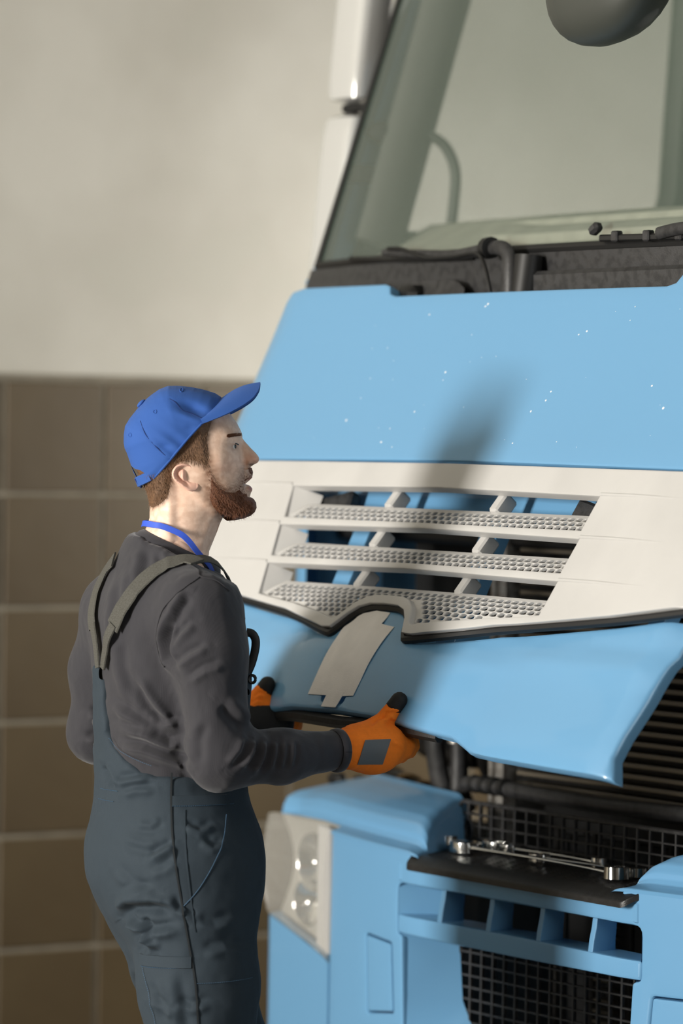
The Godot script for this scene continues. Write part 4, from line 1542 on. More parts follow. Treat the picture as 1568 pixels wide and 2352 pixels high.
func vertex_normals(v: PackedVector3Array, idx: PackedInt32Array) -> PackedVector3Array:
	var n := PackedVector3Array()
	n.resize(v.size())
	for f in range(0, idx.size(), 3):
		var a := idx[f]
		var b := idx[f + 1]
		var c := idx[f + 2]
		var m := (v[b] - v[a]).cross(v[c] - v[a])
		n[a] += m
		n[b] += m
		n[c] += m
	for i in n.size():
		n[i] = n[i].normalized()
	return n


func relaxed(from: PackedVector3Array, idx: PackedInt32Array, times: int) -> PackedVector3Array:
	var v := PackedVector3Array(from)
	for pass_no in times:
		var s := PackedVector3Array()
		var cnt := PackedInt32Array()
		s.resize(v.size())
		cnt.resize(v.size())
		for f in range(0, idx.size(), 3):
			var a := idx[f]
			var b := idx[f + 1]
			var c := idx[f + 2]
			s[a] += v[b]
			s[b] += v[c]
			s[c] += v[a]
			cnt[a] += 1
			cnt[b] += 1
			cnt[c] += 1
		for i in v.size():
			if cnt[i]:
				v[i] = v[i].lerp(s[i] / cnt[i], 0.5)
	return v


func net_mesh(net: Array, bend = null, smooth := 1, finer := false) -> ArrayMesh:
	var v: PackedVector3Array = net[0]
	var idx: PackedInt32Array = net[1]
	v = relaxed(v, idx, smooth)
	if finer:
		var mid := {}
		var more := PackedInt32Array()
		for f in range(0, idx.size(), 3):
			var m := PackedInt32Array()
			for k in 3:
				var a := idx[f + k]
				var b := idx[f + (k + 1) % 3]
				var key := mini(a, b) * 400000 + maxi(a, b)
				var id: int = mid.get(key, -1)
				if id < 0:
					id = v.size()
					mid[key] = id
					v.append((v[a] + v[b]) * 0.5)
				m.append(id)
			more.append_array([idx[f], m[0], m[2], m[0], idx[f + 1], m[1], m[2], m[1], idx[f + 2], m[0], m[1], m[2]])
		idx = more
		v = relaxed(v, idx, 2)
	var n := vertex_normals(v, idx)
	if bend != null:
		for i in v.size():
			v[i] += n[i] * float(bend.call(v[i], n[i]))
		n = vertex_normals(v, idx)
	var out := PackedInt32Array()
	out.resize(idx.size())
	for f in range(0, idx.size(), 3):
		out[f] = idx[f]
		out[f + 1] = idx[f + 2]
		out[f + 2] = idx[f + 1]
	var arrays := []
	arrays.resize(Mesh.ARRAY_MAX)
	arrays[Mesh.ARRAY_VERTEX] = v
	arrays[Mesh.ARRAY_NORMAL] = n
	arrays[Mesh.ARRAY_INDEX] = out
	var m := ArrayMesh.new()
	m.add_surface_from_arrays(Mesh.PRIMITIVE_TRIANGLES, arrays)
	return m


func fold(path: Array, depth: float, width: float) -> Array:
	# a crease along points (x, y) of the figure's side plane; returns its segments
	var o := []
	for i in range(0, path.size() - 2, 2):
		o.append([Vector2(path[i], path[i + 1]), Vector2(path[i + 2], path[i + 3]), depth, width, i == 0, i + 4 >= path.size()])
	return o


func fold_height(p: Vector3, n: Vector3, list: Array) -> float:
	var side := n.dot(ASIDE) * 0.9 + n.z * 0.35
	if side < -0.25:
		return 0.0
	var fade := smoothstep(-0.25, 0.1, side)
	var q := Vector2(ACROSS.dot(p), p.y)
	var h := 0.0
	for f in list:
		var best := 1e9
		var along := 0.0
		var total: float = f[0].size() - 1
		if q.x < f[3].position.x or q.y < f[3].position.y or q.x > f[3].end.x or q.y > f[3].end.y:
			continue
		var pts: PackedVector2Array = f[0]
		var sgn := 1.0
		for i in pts.size() - 1:
			var ab := pts[i + 1] - pts[i]
			var t := clampf((q - pts[i]).dot(ab) / ab.length_squared(), 0.0, 1.0)
			var d := q.distance_to(pts[i] + ab * t)
			if d < best:
				best = d
				along = (i + t) / total
				sgn = signf(ab.cross(q - pts[i]))
		var w: float = f[2]
		if best > w * 4.0:
			continue
		var ends := smoothstep(0.0, 0.25, along) * (1.0 - smoothstep(0.75, 1.0, along)) * 0.85 + 0.15
		var x := best * sgn / w
		# a ridge with a valley on one flank
		h += 1.35 * f[1] * ends * (exp(-x * x * 1.3) - 0.8 * exp(-(x - 1.3) * (x - 1.3) * 1.6))
	return h * fade


func crease_set(spec: Array) -> Array:
	var o := []
	for s in spec:
		var pts := poly(s[0])
		var box := Rect2(pts[0], Vector2.ZERO)
		for p in pts:
			box = box.expand(p)
		o.append([pts, s[1], s[2], box.grow(s[2] * 4.0)])
	return o


func reach(x: float, y: float, list: Array, offset: float) -> Vector3:
	# walks in from his right side until the figure's surface
	var t := 0.95
	for i in 80:
		var p := vp(x, y, t)
		var d := field(p, list) - offset
		if d < 0.0004:
			return p
		t -= maxf(d * 0.7, 0.0004)
		if t < 0.0:
			break
	return vp(x, y, 0.41)


func slope(p: Vector3, list: Array) -> Vector3:
	var e := 0.004
	return Vector3(field(p + Vector3(e, 0, 0), list) - field(p - Vector3(e, 0, 0), list), field(p + Vector3(0, e, 0), list) - field(p - Vector3(0, e, 0), list), field(p + Vector3(0, 0, e), list) - field(p - Vector3(0, 0, e), list)).normalized()


func smooth_path2(a: Array, per := 5) -> PackedVector2Array:
	var pts := []
	for i in range(0, a.size(), 2):
		pts.append(Vector3(a[i], a[i + 1], 0))
	var o := PackedVector2Array()
	for p in smooth_path(pts, per):
		o.append(Vector2(p.x, p.y))
	return o


func ribbon(path: PackedVector3Array, normals: PackedVector3Array, widths: PackedFloat32Array, thick: float) -> PackedVector3Array:
	var t := PackedVector3Array()
	var rings := []
	for i in path.size():
		var d := (path[mini(i + 1, path.size() - 1)] - path[maxi(i - 1, 0)]).normalized()
		var s := normals[i].cross(d).normalized()
		var w := widths[i] * 0.5
		var n := normals[i]
		rings.append([path[i] + s * w + n * thick * 0.3, path[i] + s * w * 0.9 + n * thick, path[i] - s * w * 0.9 + n * thick, path[i] - s * w + n * thick * 0.3, path[i] - s * w * 0.9 - n * thick * 0.2, path[i] + s * w * 0.9 - n * thick * 0.2])
	for i in rings.size() - 1:
		for k in 6:
			var l := (k + 1) % 6
			quad(t, rings[i][k], rings[i][l], rings[i + 1][l], rings[i + 1][k])
	for k in range(1, 5):
		t.append_array([rings[0][0], rings[0][k + 1], rings[0][k]])
		var e: Array = rings[rings.size() - 1]
		t.append_array([e[0], e[k], e[k + 1]])
	return flipped(t)


func on_body(a: Array, list: Array, offset: float, per := 5, follow = null) -> Array:
	var path := PackedVector3Array()
	var nor := PackedVector3Array()
	for q in smooth_path2(a, per):
		var p := reach(q.x, q.y, list, offset)
		var n := slope(p, list)
		if follow != null:
			p += n * float(follow.call(p, n))
		path.append(p)
		nor.append(n)
	return [path, nor]


func strip(a: Array, w0: float, w1: float, thick: float, list: Array, offset: float, follow = null) -> PackedVector3Array:
	var b := on_body(a, list, offset, 6, follow)
	var ws := PackedFloat32Array()
	for i in b[0].size():
		ws.append(lerpf(w0, w1, float(i) / (b[0].size() - 1)))
	return ribbon(b[0], b[1], ws, thick)


func stitches(a: Array, list: Array, offset: float, follow = null, pitch := 0.0042) -> PackedVector3Array:
	var b := on_body(a, list, offset, 8, follow)
	var path: PackedVector3Array = b[0]
	var t := PackedVector3Array()
	var carry := 0.0
	for i in path.size() - 1:
		var l := path[i].distance_to(path[i + 1])
		var s := carry
		while s < l:
			var p := path[i].lerp(path[i + 1], s / l)
			var d := (path[i + 1] - path[i]).normalized()
			t.append_array(tube(PackedVector3Array([p + b[1][i] * 0.0008, p + d * pitch * 0.66 + b[1][i] * 0.0008]), 0.0006, 4))
			s += pitch
		carry = s - l
	return t


func wear(called: String, mesh: Mesh, mat: Material, root: Node3D, label := "") -> MeshInstance3D:
	var o := put(called, mesh, mat, root)
	o.position = -STAND
	if label:
		o.set_meta("label", label)
	return o


func build_person() -> void:
	var who := Node3D.new()
	who.name = "person"
	add_child(who)
	who.position = STAND
	tag(who, "bearded man in blue cap and dark overalls lifting the flap with orange gloves", "person")
	# torso as stacked rings: height, centre z, half width, half depth
	var rings := [[0.70, 0.764, 0.085, 0.060], [0.75, 0.765, 0.125, 0.085], [0.79, 0.767, 0.148, 0.112], [0.83, 0.769, 0.160, 0.132], [0.87, 0.770, 0.169, 0.145], [0.92, 0.772, 0.172, 0.149], [0.98, 0.774, 0.165, 0.141], [1.04, 0.780, 0.155, 0.131], [1.10, 0.783, 0.155, 0.130], [1.17, 0.786, 0.162, 0.133], [1.24, 0.787, 0.169, 0.137], [1.30, 0.789, 0.174, 0.138], [1.36, 0.796, 0.176, 0.134], [1.41, 0.802, 0.152, 0.114], [1.44, 0.804, 0.122, 0.096], [1.47, 0.800, 0.088, 0.080], [1.505, 0.800, 0.07, 0.066]]
	for k in 82:
		var y := 0.70 + k * 0.01
		var i := 0
		while i < rings.size() - 2 and rings[i + 1][0] < y:
			i += 1
		var t := clampf((y - rings[i][0]) / (rings[i + 1][0] - rings[i][0]), 0, 1)
		var g := func(j: int) -> Vector3:
			var q: Array = rings[clampi(j, 0, rings.size() - 1)]
			return Vector3(q[1], q[2], q[3])
		ring_table.append((g.call(i) as Vector3).cubic_interpolate(g.call(i + 1), g.call(i - 1), g.call(i + 2), t))
	var trunk := [2, Vector3.ZERO, Vector3.ZERO, 0.0, 0.0, 0.05]
	var neck := cone(Vector3(0.007, 1.53, 0.788), Vector3(0.0, 1.44, 0.798), 0.064, 0.076, 0.05)
	var right_arm := [
		cone(Vector3(0.045, 1.452, 0.802), Vector3(0.150, 1.392, 0.825), 0.052, 0.062, 0.07),
		cone(Vector3(0.160, 1.382, 0.828), Vector3(0.188, 1.30, 0.824), 0.067, 0.0635, 0.05),
		cone(Vector3(0.188, 1.30, 0.824), Vector3(0.190, 1.112, 0.803), 0.0635, 0.056, 0.03),
		cone(Vector3(0.190, 1.112, 0.801), Vector3(0.205, 1.113, 0.676), 0.054, 0.046, 0.035),
		cone(Vector3(0.205, 1.113, 0.676), Vector3(0.212, 1.121, 0.55), 0.046, 0.035, 0.03)]
	var left_arm := [
		cone(Vector3(-0.07, 1.445, 0.79), Vector3(-0.175, 1.372, 0.80), 0.052, 0.060, 0.07),
		cone(Vector3(-0.185, 1.365, 0.80), Vector3(-0.240, 1.25, 0.805), 0.064, 0.060, 0.05),
		cone(Vector3(-0.240, 1.25, 0.805), Vector3(-0.262, 1.125, 0.80), 0.060, 0.053, 0.03),
		cone(Vector3(-0.262, 1.125, 0.80), Vector3(-0.285, 1.13, 0.65), 0.052, 0.046, 0.035),
		cone(Vector3(-0.285, 1.13, 0.65), Vector3(-0.300, 1.140, 0.49), 0.046, 0.036, 0.03)]
	var legs := [
		cone(Vector3(0.082, 0.90, 0.79), Vector3(0.092, 0.68, 0.780), 0.112, 0.098, 0.06),
		cone(Vector3(0.092, 0.68, 0.780), Vector3(0.098, 0.48, 0.765), 0.098, 0.088, 0.04),
		cone(Vector3(0.098, 0.48, 0.765), Vector3(0.10, 0.09, 0.80), 0.088, 0.070, 0.04),
		cone(Vector3(-0.088, 0.90, 0.76), Vector3(-0.10, 0.68, 0.675), 0.110, 0.098, 0.06),
		cone(Vector3(-0.10, 0.68, 0.675), Vector3(-0.105, 0.48, 0.60), 0.098, 0.088, 0.04),
		cone(Vector3(-0.105, 0.48, 0.60), Vector3(-0.11, 0.09, 0.66), 0.088, 0.070, 0.04)]
	prims = [trunk, neck] + right_arm + left_arm + legs
	var upper := [trunk, neck] + right_arm + left_arm
	var lower := [trunk] + legs
	var full := AABB(Vector3(-0.50, 0.02, 0.38), Vector3(0.90, 1.56, 0.72))
	# ---- the body itself: head and neck in one skin, and the figure under the clothes
	var head := Transform3D(Basis(ACROSS, Vector3.UP, ASIDE), HEAD)
	var skin := moved(side_pair(head_outline(), head_w, 0.0045, face_points()), head)
	var inner := surface_nets(prims, 0.026, full, -0.026)
	var iv: PackedVector3Array = inner[0]
	for i in inner[1]:
		skin.append(iv[i])
	var local := head.affine_inverse()
	var tint := func(q: Vector3) -> Color: return skin_tint(local * q)
	var body := wear("body", build(skin, 75.0, tint), M.skin, who, "light skin of head and neck")
	body.set_meta("label", "fair skinned head and neck, face in profile")
	face_parts(body, head)
	# ---- shirt
	var throat := Vector3(0.008, 0.0, 0.787)
	var neckline := func(p: Vector3) -> float:
		return (p.y - (1.514 - ((p - throat).dot(ACROSS) + 0.07) * 0.46)) * 0.9
	var shirt_clip := func(p: Vector3) -> float:
		var cuff_r := (Vector3(0.2125, 1.120, 0.556) - p).z
		var cuff_l := (Vector3(-0.300, 1.140, 0.505) - p).z
		var cut: float = maxf(neckline.call(p), 1.015 - p.y)
		return maxf(cut, cuff_r if p.x > -0.1 else cuff_l)
	var shirt_folds := crease_set([
		[[-0.773, 1.204, -0.736, 1.181, -0.702, 1.16, -0.678, 1.151], 0.007, 0.011],
		[[-0.733, 1.255, -0.708, 1.215, -0.683, 1.182, -0.663, 1.158], -0.009, 0.012],
		[[-0.755, 1.161, -0.707, 1.148, -0.658, 1.127, -0.627, 1.144], 0.008, 0.011],
		[[-0.752, 1.125, -0.706, 1.121, -0.643, 1.1, -0.626, 1.091], 0.009, 0.011],
		[[-0.700, 1.185, -0.668, 1.168, -0.640, 1.175], 0.006, 0.009],
		[[-0.668, 1.375, -0.676, 1.33, -0.668, 1.29, -0.648, 1.262], 0.007, 0.008],
		[[-0.655, 1.365, -0.664, 1.325, -0.655, 1.285], -0.006, 0.007],
		[[-0.657, 1.345, -0.640, 1.385, -0.620, 1.412], -0.008, 0.010],
		[[-0.651, 1.310, -0.632, 1.34, -0.610, 1.360], 0.005, 0.009],
		[[-0.644, 1.277, -0.615, 1.302, -0.585, 1.318], 0.005, 0.009],
		[[-0.62, 1.253, -0.59, 1.275, -0.556, 1.286], 0.004, 0.009],
		[[-0.565, 1.215, -0.540, 1.190, -0.518, 1.165], -0.008, 0.014],
		[[-0.504, 1.15, -0.508, 1.125, -0.525, 1.098], 0.009, 0.008],
		[[-0.484, 1.146, -0.488, 1.118, -0.502, 1.088], 0.008, 0.008],
		[[-0.522, 1.155, -0.530, 1.13, -0.550, 1.105], 0.006, 0.008],
		[[-0.462, 1.145, -0.464, 1.12, -0.472, 1.092], 0.004, 0.006],
		[[-0.446, 1.145, -0.447, 1.12, -0.453, 1.094], 0.003, 0.006],
		[[-0.430, 1.144, -0.430, 1.12, -0.435, 1.096], 0.003, 0.005],
		[[-0.719, 1.495, -0.728, 1.45, -0.737, 1.40], 0.006, 0.012],
		[[-0.742, 1.455, -0.752, 1.40, -0.755, 1.34], 0.004, 0.010],
		[[-0.766, 1.436, -0.776, 1.363, -0.773, 1.299], 0.004, 0.010],
		[[-0.690, 1.485, -0.680, 1.465, -0.668, 1.448], -0.004, 0.009],
		[[-0.763, 1.33, -0.760, 1.28, -0.742, 1.21], 0.005, 0.011],
		[[-0.60, 1.19, -0.615, 1.15, -0.612, 1.10], 0.004, 0.012],
		[[-0.835, 1.115, -0.80, 1.118, -0.785, 1.112], 0.005, 0.009],
		[[-0.83, 1.165, -0.805, 1.16, -0.79, 1.145], 0.005, 0.010]])
	var ripple := FastNoiseLite.new()
	ripple.frequency = 9.0
	ripple.fractal_octaves = 3
	ripple.seed = 5
	var shirt_bend := func(p: Vector3, n: Vector3) -> float:
		var arm := smoothstep(0.62, 0.5, absf(p.z - 0.5) + 0.0) * 0.0
		return fold_height(p, n, shirt_folds) + 0.0030 * ripple.get_noise_3d(p.x * 1.4, p.y * 0.7, p.z * 1.4) + arm
	var shirt_net := surface_nets(upper, 0.0065, AABB(Vector3(-0.43, 1.0, 0.44), Vector3(0.76, 0.56, 0.56)), 0.0, shirt_clip)
	var shirt := wear("shirt", net_mesh(shirt_net, shirt_bend, 2, true), M.shirt, who, "dark grey long sleeved shirt")
	# collar band
	var collar := PackedVector3Array()
	for k in 41:
		var a := TAU * k / 40.0
		var c: Vector3 = throat + ACROSS * 0.0715 * cos(a) + ASIDE * 0.0665 * sin(a)
		c.y = 1.516 - (0.0715 * cos(a) + 0.07) * 0.46
		collar.append(c)
	part("shirt_collar", tube(collar, 0.0075, 8, false, 1.9, Vector3(0.2, 0, 1)), M.shirt, shirt, "ribbed collar of the shirt")
	part("sleeve_seam", strip([-0.605, 1.446, -0.631, 1.426, -0.65, 1.409, -0.669, 1.387, -0.678, 1.361, -0.683, 1.328, -0.678, 1.297, -0.661, 1.281], 0.003, 0.003, 0.0015, upper, 0.0004, shirt_bend), M.shirt, shirt)
	part("shoulder_seam", strip([-0.640, 1.470, -0.611, 1.458, -0.605, 1.446, -0.575, 1.439, -0.55, 1.421], 0.003, 0.003, 0.0015, upper, 0.0004, shirt_bend), M.shirt, shirt)
	for c in [[Vector3(0.2125, 1.1205, 0.560), 0.0375], [Vector3(-0.3005, 1.140, 0.509), 0.0385]]:
		var cuff := PackedVector3Array()
		for k in 25:
			cuff.append(c[0] + Vector3(cos(TAU * k / 24), sin(TAU * k / 24), 0.0) * c[1])
		part("sleeve_cuff", tube(cuff, 0.0042, 8, false, 2.2, Vector3(1, 0, 0)), M.shirt, shirt, "ribbed sleeve cuff")
	# ---- overalls
	var overall_clip := func(p: Vector3) -> float:
		var dx := p.x - spine_u
		var dz := p.z - 0.785
		var lx := dx * cos(body_turn) + dz * sin(body_turn)
		var lz := -dx * sin(body_turn) + dz * cos(body_turn)
		var top := 1.035
		if lz > 0.0:
			# back panel: broad at the waist, drawn up to a narrow strip
			var a := absf(lx)
			var v := 1.075 + 0.055 * (1.0 - smoothstep(0.03, 0.14, a)) + 0.30 * (1.0 - smoothstep(0.004, 0.048, a))
			top = minf(v, 1.272)
		else:
			top = 1.075 + 0.20 * (1.0 - smoothstep(0.09, 0.15, absf(lx)))
		return maxf(p.y - top, 0.06 - p.y)
	var overall_folds := crease_set([
		[[-0.741, 0.809, -0.724, 0.828, -0.683, 0.834, -0.642, 0.829], -0.012, 0.013],
		[[-0.735, 0.801, -0.709, 0.795, -0.688, 0.793], 0.010, 0.008],
		[[-0.708, 0.76, -0.682, 0.784, -0.63, 0.797], 0.007, 0.011],
		[[-0.715, 0.775, -0.69, 0.755, -0.665, 0.752], -0.006, 0.010],
		[[-0.745, 0.945, -0.70, 0.938, -0.67, 0.94], -0.003, 0.010],
		[[-0.69, 0.925, -0.665, 0.938, -0.640, 0.952], 0.006, 0.009],
		[[-0.69, 0.895, -0.66, 0.905, -0.635, 0.925], 0.003, 0.010],
		[[-0.786, 1.085, -0.775, 1.07, -0.762, 1.045], -0.007, 0.008],
		[[-0.755, 1.055, -0.73, 1.062, -0.693, 1.070], 0.005, 0.009],
		[[-0.745, 1.035, -0.72, 1.045, -0.68, 1.048], 0.004, 0.009],
		[[-0.700, 0.736, -0.69, 0.755, -0.68, 0.77], 0.004, 0.009],
		[[-0.65, 0.72, -0.64, 0.66, -0.63, 0.60], 0.004, 0.014],
		[[-0.69, 0.70, -0.67, 0.66, -0.655, 0.62], -0.004, 0.012],
		[[-0.60, 0.96, -0.575, 0.945, -0.55, 0.95], 0.004, 0.009],
		[[-0.605, 0.81, -0.57, 0.80, -0.53, 0.81], 0.004, 0.012],
		[[-0.59, 0.75, -0.55, 0.76, -0.51, 0.75], 0.004, 0.012],
		[[-0.76, 0.90, -0.73, 0.87, -0.69, 0.862], 0.004, 0.011],
		[[-0.745, 0.855, -0.715, 0.858, -0.675, 0.872], 0.004, 0.010],
		[[-0.655, 0.86, -0.64, 0.83, -0.60, 0.815], 0.005, 0.009],
		[[-0.715, 0.815, -0.70, 0.79, -0.69, 0.76], 0.006, 0.009],
		[[-0.67, 1.00, -0.69, 0.985, -0.72, 0.985], 0.003, 0.008],
		[[-0.63, 0.985, -0.60, 0.975, -0.57, 0.985], 0.0035, 0.008],
		[[-0.64, 0.66, -0.61, 0.65, -0.57, 0.66], 0.004, 0.010],
		[[-0.69, 0.66, -0.665, 0.65, -0.64, 0.635], 0.004, 0.010]])
	var overall_bend := func(p: Vector3, n: Vector3) -> float:
		var gather := 0.0
		if p.y > 0.985 and p.y < 1.07 and n.z > 0.6:
			gather = 0.0014 * sin(p.x * 520.0) * (1.0 - smoothstep(0.02, 0.07, absf(p.x - spine_u + 0.03))) * smoothstep(0.985, 1.01, p.y) * (1.0 - smoothstep(1.045, 1.07, p.y))
		return fold_height(p, n, overall_folds) + 0.004 * ripple.get_noise_3d(p.x * 0.9 + 3.0, p.y * 0.8, p.z * 0.9) + gather
	var overall_net := surface_nets(lower, 0.0068, AABB(Vector3(-0.27, 0.03, 0.5), Vector3(0.52, 1.28, 0.5)), 0.008, overall_clip)
	var overall := wear("overalls", net_mesh(overall_net, overall_bend, 2, true), M.overall, who, "dark slate blue work overalls")
	part("side_seam", strip([-0.653, 1.082, -0.653, 1.028, -0.647, 0.958, -0.631, 0.858, -0.615, 0.77, -0.602, 0.7, -0.595, 0.615], 0.0036, 0.0036, 0.0012, lower, 0.0084, overall_bend), M.seam, overall, "dark side seam")
	part("pocket_stitching", strip([-0.551, 1.006, -0.555, 0.965, -0.573, 0.918, -0.599, 0.873, -0.627, 0.84], 0.0014, 0.0014, 0.0010, lower, 0.0084, overall_bend), M.stitch, overall, "pale blue pocket stitching")
	part("front_crease", strip([-0.628, 1.015, -0.624, 0.947, -0.612, 0.85, -0.604, 0.794], 0.0035, 0.003, 0.0008, lower, 0.0084, overall_bend), M.overall, overall)
	var st := PackedVector3Array()
	for a in [[-0.705, 0.722, -0.66, 0.725, -0.614, 0.728], [-0.706, 0.742, -0.702, 0.722, -0.692, 0.681, -0.674, 0.614], [-0.612, 0.747, -0.611, 0.728], [-0.599, 0.7, -0.55, 0.702, -0.5, 0.705], [-0.651, 1.021, -0.592, 1.022, -0.54, 1.023], [-0.787, 1.042, -0.753, 1.042], [-0.791, 1.022, -0.762, 1.022], [-0.774, 1.139, -0.757, 1.121, -0.728, 1.107, -0.69, 1.094]]:
		st.append_array(stitches(a, lower, 0.0088, overall_bend))
	var so := part("stitching", st, M.stitch, overall, "pale blue stitching")
	so.set_meta("kind", "stuff")
	part("leg_pocket", strip([-0.708, 0.734, -0.66, 0.736, -0.61, 0.738], 0.022, 0.022, 0.003, lower, 0.0084, overall_bend), M.overall, overall)
	part("waistband", strip([-0.651, 1.03, -0.60, 1.031, -0.55, 1.031], 0.02, 0.02, 0.002, lower, 0.0084, overall_bend), M.overall, overall)
	var strap_lift := func(q: Vector3, n: Vector3) -> float: return maxf(0.0, 0.6 * float(shirt_bend.call(q, n)))
	# straps over the back: broad webbing above, narrow elastic below
	part("elastic_strap", strip([-0.786, 1.268, -0.779, 1.308, -0.766, 1.352], 0.016, 0.022, 0.0035, upper, 0.008, strap_lift), M.strap, overall, "narrow grey elastic strap")
	part("webbing_strap", strip([-0.767, 1.348, -0.747, 1.388, -0.719, 1.427, -0.687, 1.455, -0.655, 1.470, -0.631, 1.475, -0.611, 1.470], 0.038, 0.034, 0.003, upper, 0.006, strap_lift), M.strap, overall, "broad grey webbing strap")
	var over := PackedVector3Array()
	var over_n := PackedVector3Array()
	var over_w := PackedFloat32Array()
	var bare := [trunk] + right_arm
	var from := reach(-0.620, 1.474, upper, 0.006)
	for k in 10:
		var s := k / 9.0
		var q := Vector3(lerpf(from.x, 0.098, s), 1.58, lerpf(from.z + 0.006, 0.700, s))
		for i in 60:
			var d := field(q, bare) - 0.0025
			if d < 0.0005:
				break
			q.y -= d * 0.7
		over.append(q)
		over_n.append(slope(q, bare))
		over_w.append(0.034)
	part("webbing_strap", ribbon(over, over_n, over_w, 0.003), M.strap, overall, "broad grey webbing strap over the shoulder")
	part("elastic_strap", strip([-0.796, 1.268, -0.801, 1.31, -0.808, 1.348], 0.018, 0.026, 0.0035, upper, 0.008, strap_lift), M.strap, overall, "narrow grey elastic strap")
	part("webbing_strap", strip([-0.809, 1.342, -0.812, 1.363, -0.809, 1.395, -0.799, 1.427, -0.785, 1.453, -0.772, 1.468], 0.040, 0.036, 0.003, upper, 0.006, strap_lift), M.strap, overall, "broad grey webbing strap")
	# front buckle seen past the arm
	var bk := []
	for q in [[-0.522, 1.337], [-0.512, 1.335], [-0.505, 1.323], [-0.506, 1.303], [-0.512, 1.279], [-0.519, 1.262]]:
		bk.append(vp(q[0], q[1], 0.47))
	part("strap_buckle", tube(smooth_path(bk, 4), 0.005, 8, true, 1.6, ASIDE), M.black, overall, "black plastic strap buckle")
	var rg := PackedVector3Array()
	for k in 15:
		rg.append(vp(-0.510 + 0.006 * cos(TAU * k / 14), 1.250 + 0.007 * sin(TAU * k / 14), 0.47))
	part("buckle_ring", tube(rg, 0.003, 6), M.black, overall)
	# ---- boots
	for s in [[0.10, 0.80], [-0.11, 0.66]]:
		var bp := [cone(Vector3(s[0], 0.12, s[1]), Vector3(s[0], 0.06, s[1]), 0.058, 0.050, 0.03), cone(Vector3(s[0], 0.045, s[1] + 0.02), Vector3(s[0], 0.038, s[1] - 0.17), 0.044, 0.038, 0.04), egg(Vector3(s[0], 0.045, s[1] - 0.16), Vector3(0.048, 0.042, 0.06), Basis(), 0.03)]
		var bnet := surface_nets(bp, 0.008, AABB(Vector3(s[0] - 0.09, -0.02, s[1] - 0.26), Vector3(0.18, 0.24, 0.36)), 0.0, func(p: Vector3) -> float: return 0.004 - p.y)
		wear("boot", net_mesh(bnet), M.black, who, "black work boot")
	build_gloves(who)
	build_cap(who, head)
	build_lanyard(who, upper, head)


# ---------------------------------------------------------------- head

func head_outline() -> PackedVector2Array:
	return poly([0.0324, -0.195, 0.0352, -0.1666, 0.0495, -0.1297, 0.0545, -0.1148, 0.0600, -0.1035, 0.0793, -0.1005, 0.0967, -0.0985, 0.1080, -0.0925, 0.1125, -0.0846, 0.1110, -0.075, 0.1095, -0.064, 0.1115, -0.0565, 0.1138, -0.0525, 0.1140, -0.0485, 0.1100, -0.0435, 0.1055, -0.0418, 0.1005, -0.0403, 0.1083, -0.0334, 0.1132, -0.0285, 0.1138, -0.0255, 0.1122, -0.0190, 0.1100, -0.0120, 0.1103, -0.0081, 0.1165, -0.0034, 0.1225, -0.0005, 0.1252, 0.0030, 0.1261, 0.0077, 0.1240, 0.0125, 0.1180, 0.0195, 0.1111, 0.0259, 0.1050, 0.0325, 0.1004, 0.0373, 0.0960, 0.0425, 0.0938, 0.0460, 0.0938, 0.0508, 0.0925, 0.0555, 0.0903, 0.0605, 0.0843, 0.072, 0.0724, 0.0883, 0.058, 0.103, 0.03, 0.118, -0.01, 0.127, -0.05, 0.122, -0.085, 0.10, -0.108, 0.068, -0.115, 0.033, -0.1095, 0.0, -0.097, -0.030, -0.083, -0.058, -0.0775, -0.0836, -0.0775, -0.1065, -0.0813, -0.1196, -0.0876, -0.1335, -0.0905, -0.165, -0.09, -0.195])


func plain_outline() -> PackedVector2Array:
	# the same head without nose and lips: what the broad form is swollen from
	return poly([0.0324, -0.26, 0.0352, -0.1666, 0.0480, -0.1297, 0.0530, -0.1148, 0.0620, -0.1035, 0.0793, -0.1005, 0.0950, -0.0985, 0.1045, -0.0925, 0.1075, -0.0846, 0.1070, -0.07, 0.1050, -0.05, 0.1035, -0.03, 0.1010, -0.010, 0.0975, 0.010, 0.0945, 0.030, 0.0935, 0.0460, 0.0938, 0.0508, 0.0925, 0.0555, 0.0903, 0.0605, 0.0843, 0.072, 0.0724, 0.0883, 0.058, 0.103, 0.03, 0.118, -0.01, 0.127, -0.05, 0.122, -0.085, 0.10, -0.108, 0.068, -0.115, 0.033, -0.1095, 0.0, -0.097, -0.030, -0.083, -0.058, -0.0775, -0.0836, -0.0775, -0.1065, -0.0813, -0.1196, -0.0876, -0.1335, -0.0905, -0.165, -0.09, -0.26])


var outline_a := PackedVector2Array()
var outline_b := PackedVector2Array()


func edge_distance(p: Vector2, q: PackedVector2Array) -> float:
	# positive inside
	var best := 1e9
	for i in q.size():
		var a := q[i]
		var ab := q[(i + 1) % q.size()] - a
		var t := clampf((p - a).dot(ab) / ab.length_squared(), 0.0, 1.0)
		best = minf(best, (p - a - ab * t).length_squared())
	var d := sqrt(best)
	return d if Geometry2D.is_point_in_polygon(p, q) else -d


func dome(d: float, r: float) -> float:
	var x := 1.0 - clampf(d / r, 0.0, 1.0)
	return sqrt(maxf(0.0, 1.0 - x * x))


func spot(p: Vector2, x: float, y: float, sx: float, sy: float) -> float:
	return exp(-pow((p.x - x) / sx, 2.0) - pow((p.y - y) / sy, 2.0))


func head_w(p: Vector2) -> float:
	return head_wide(p, 0.0)


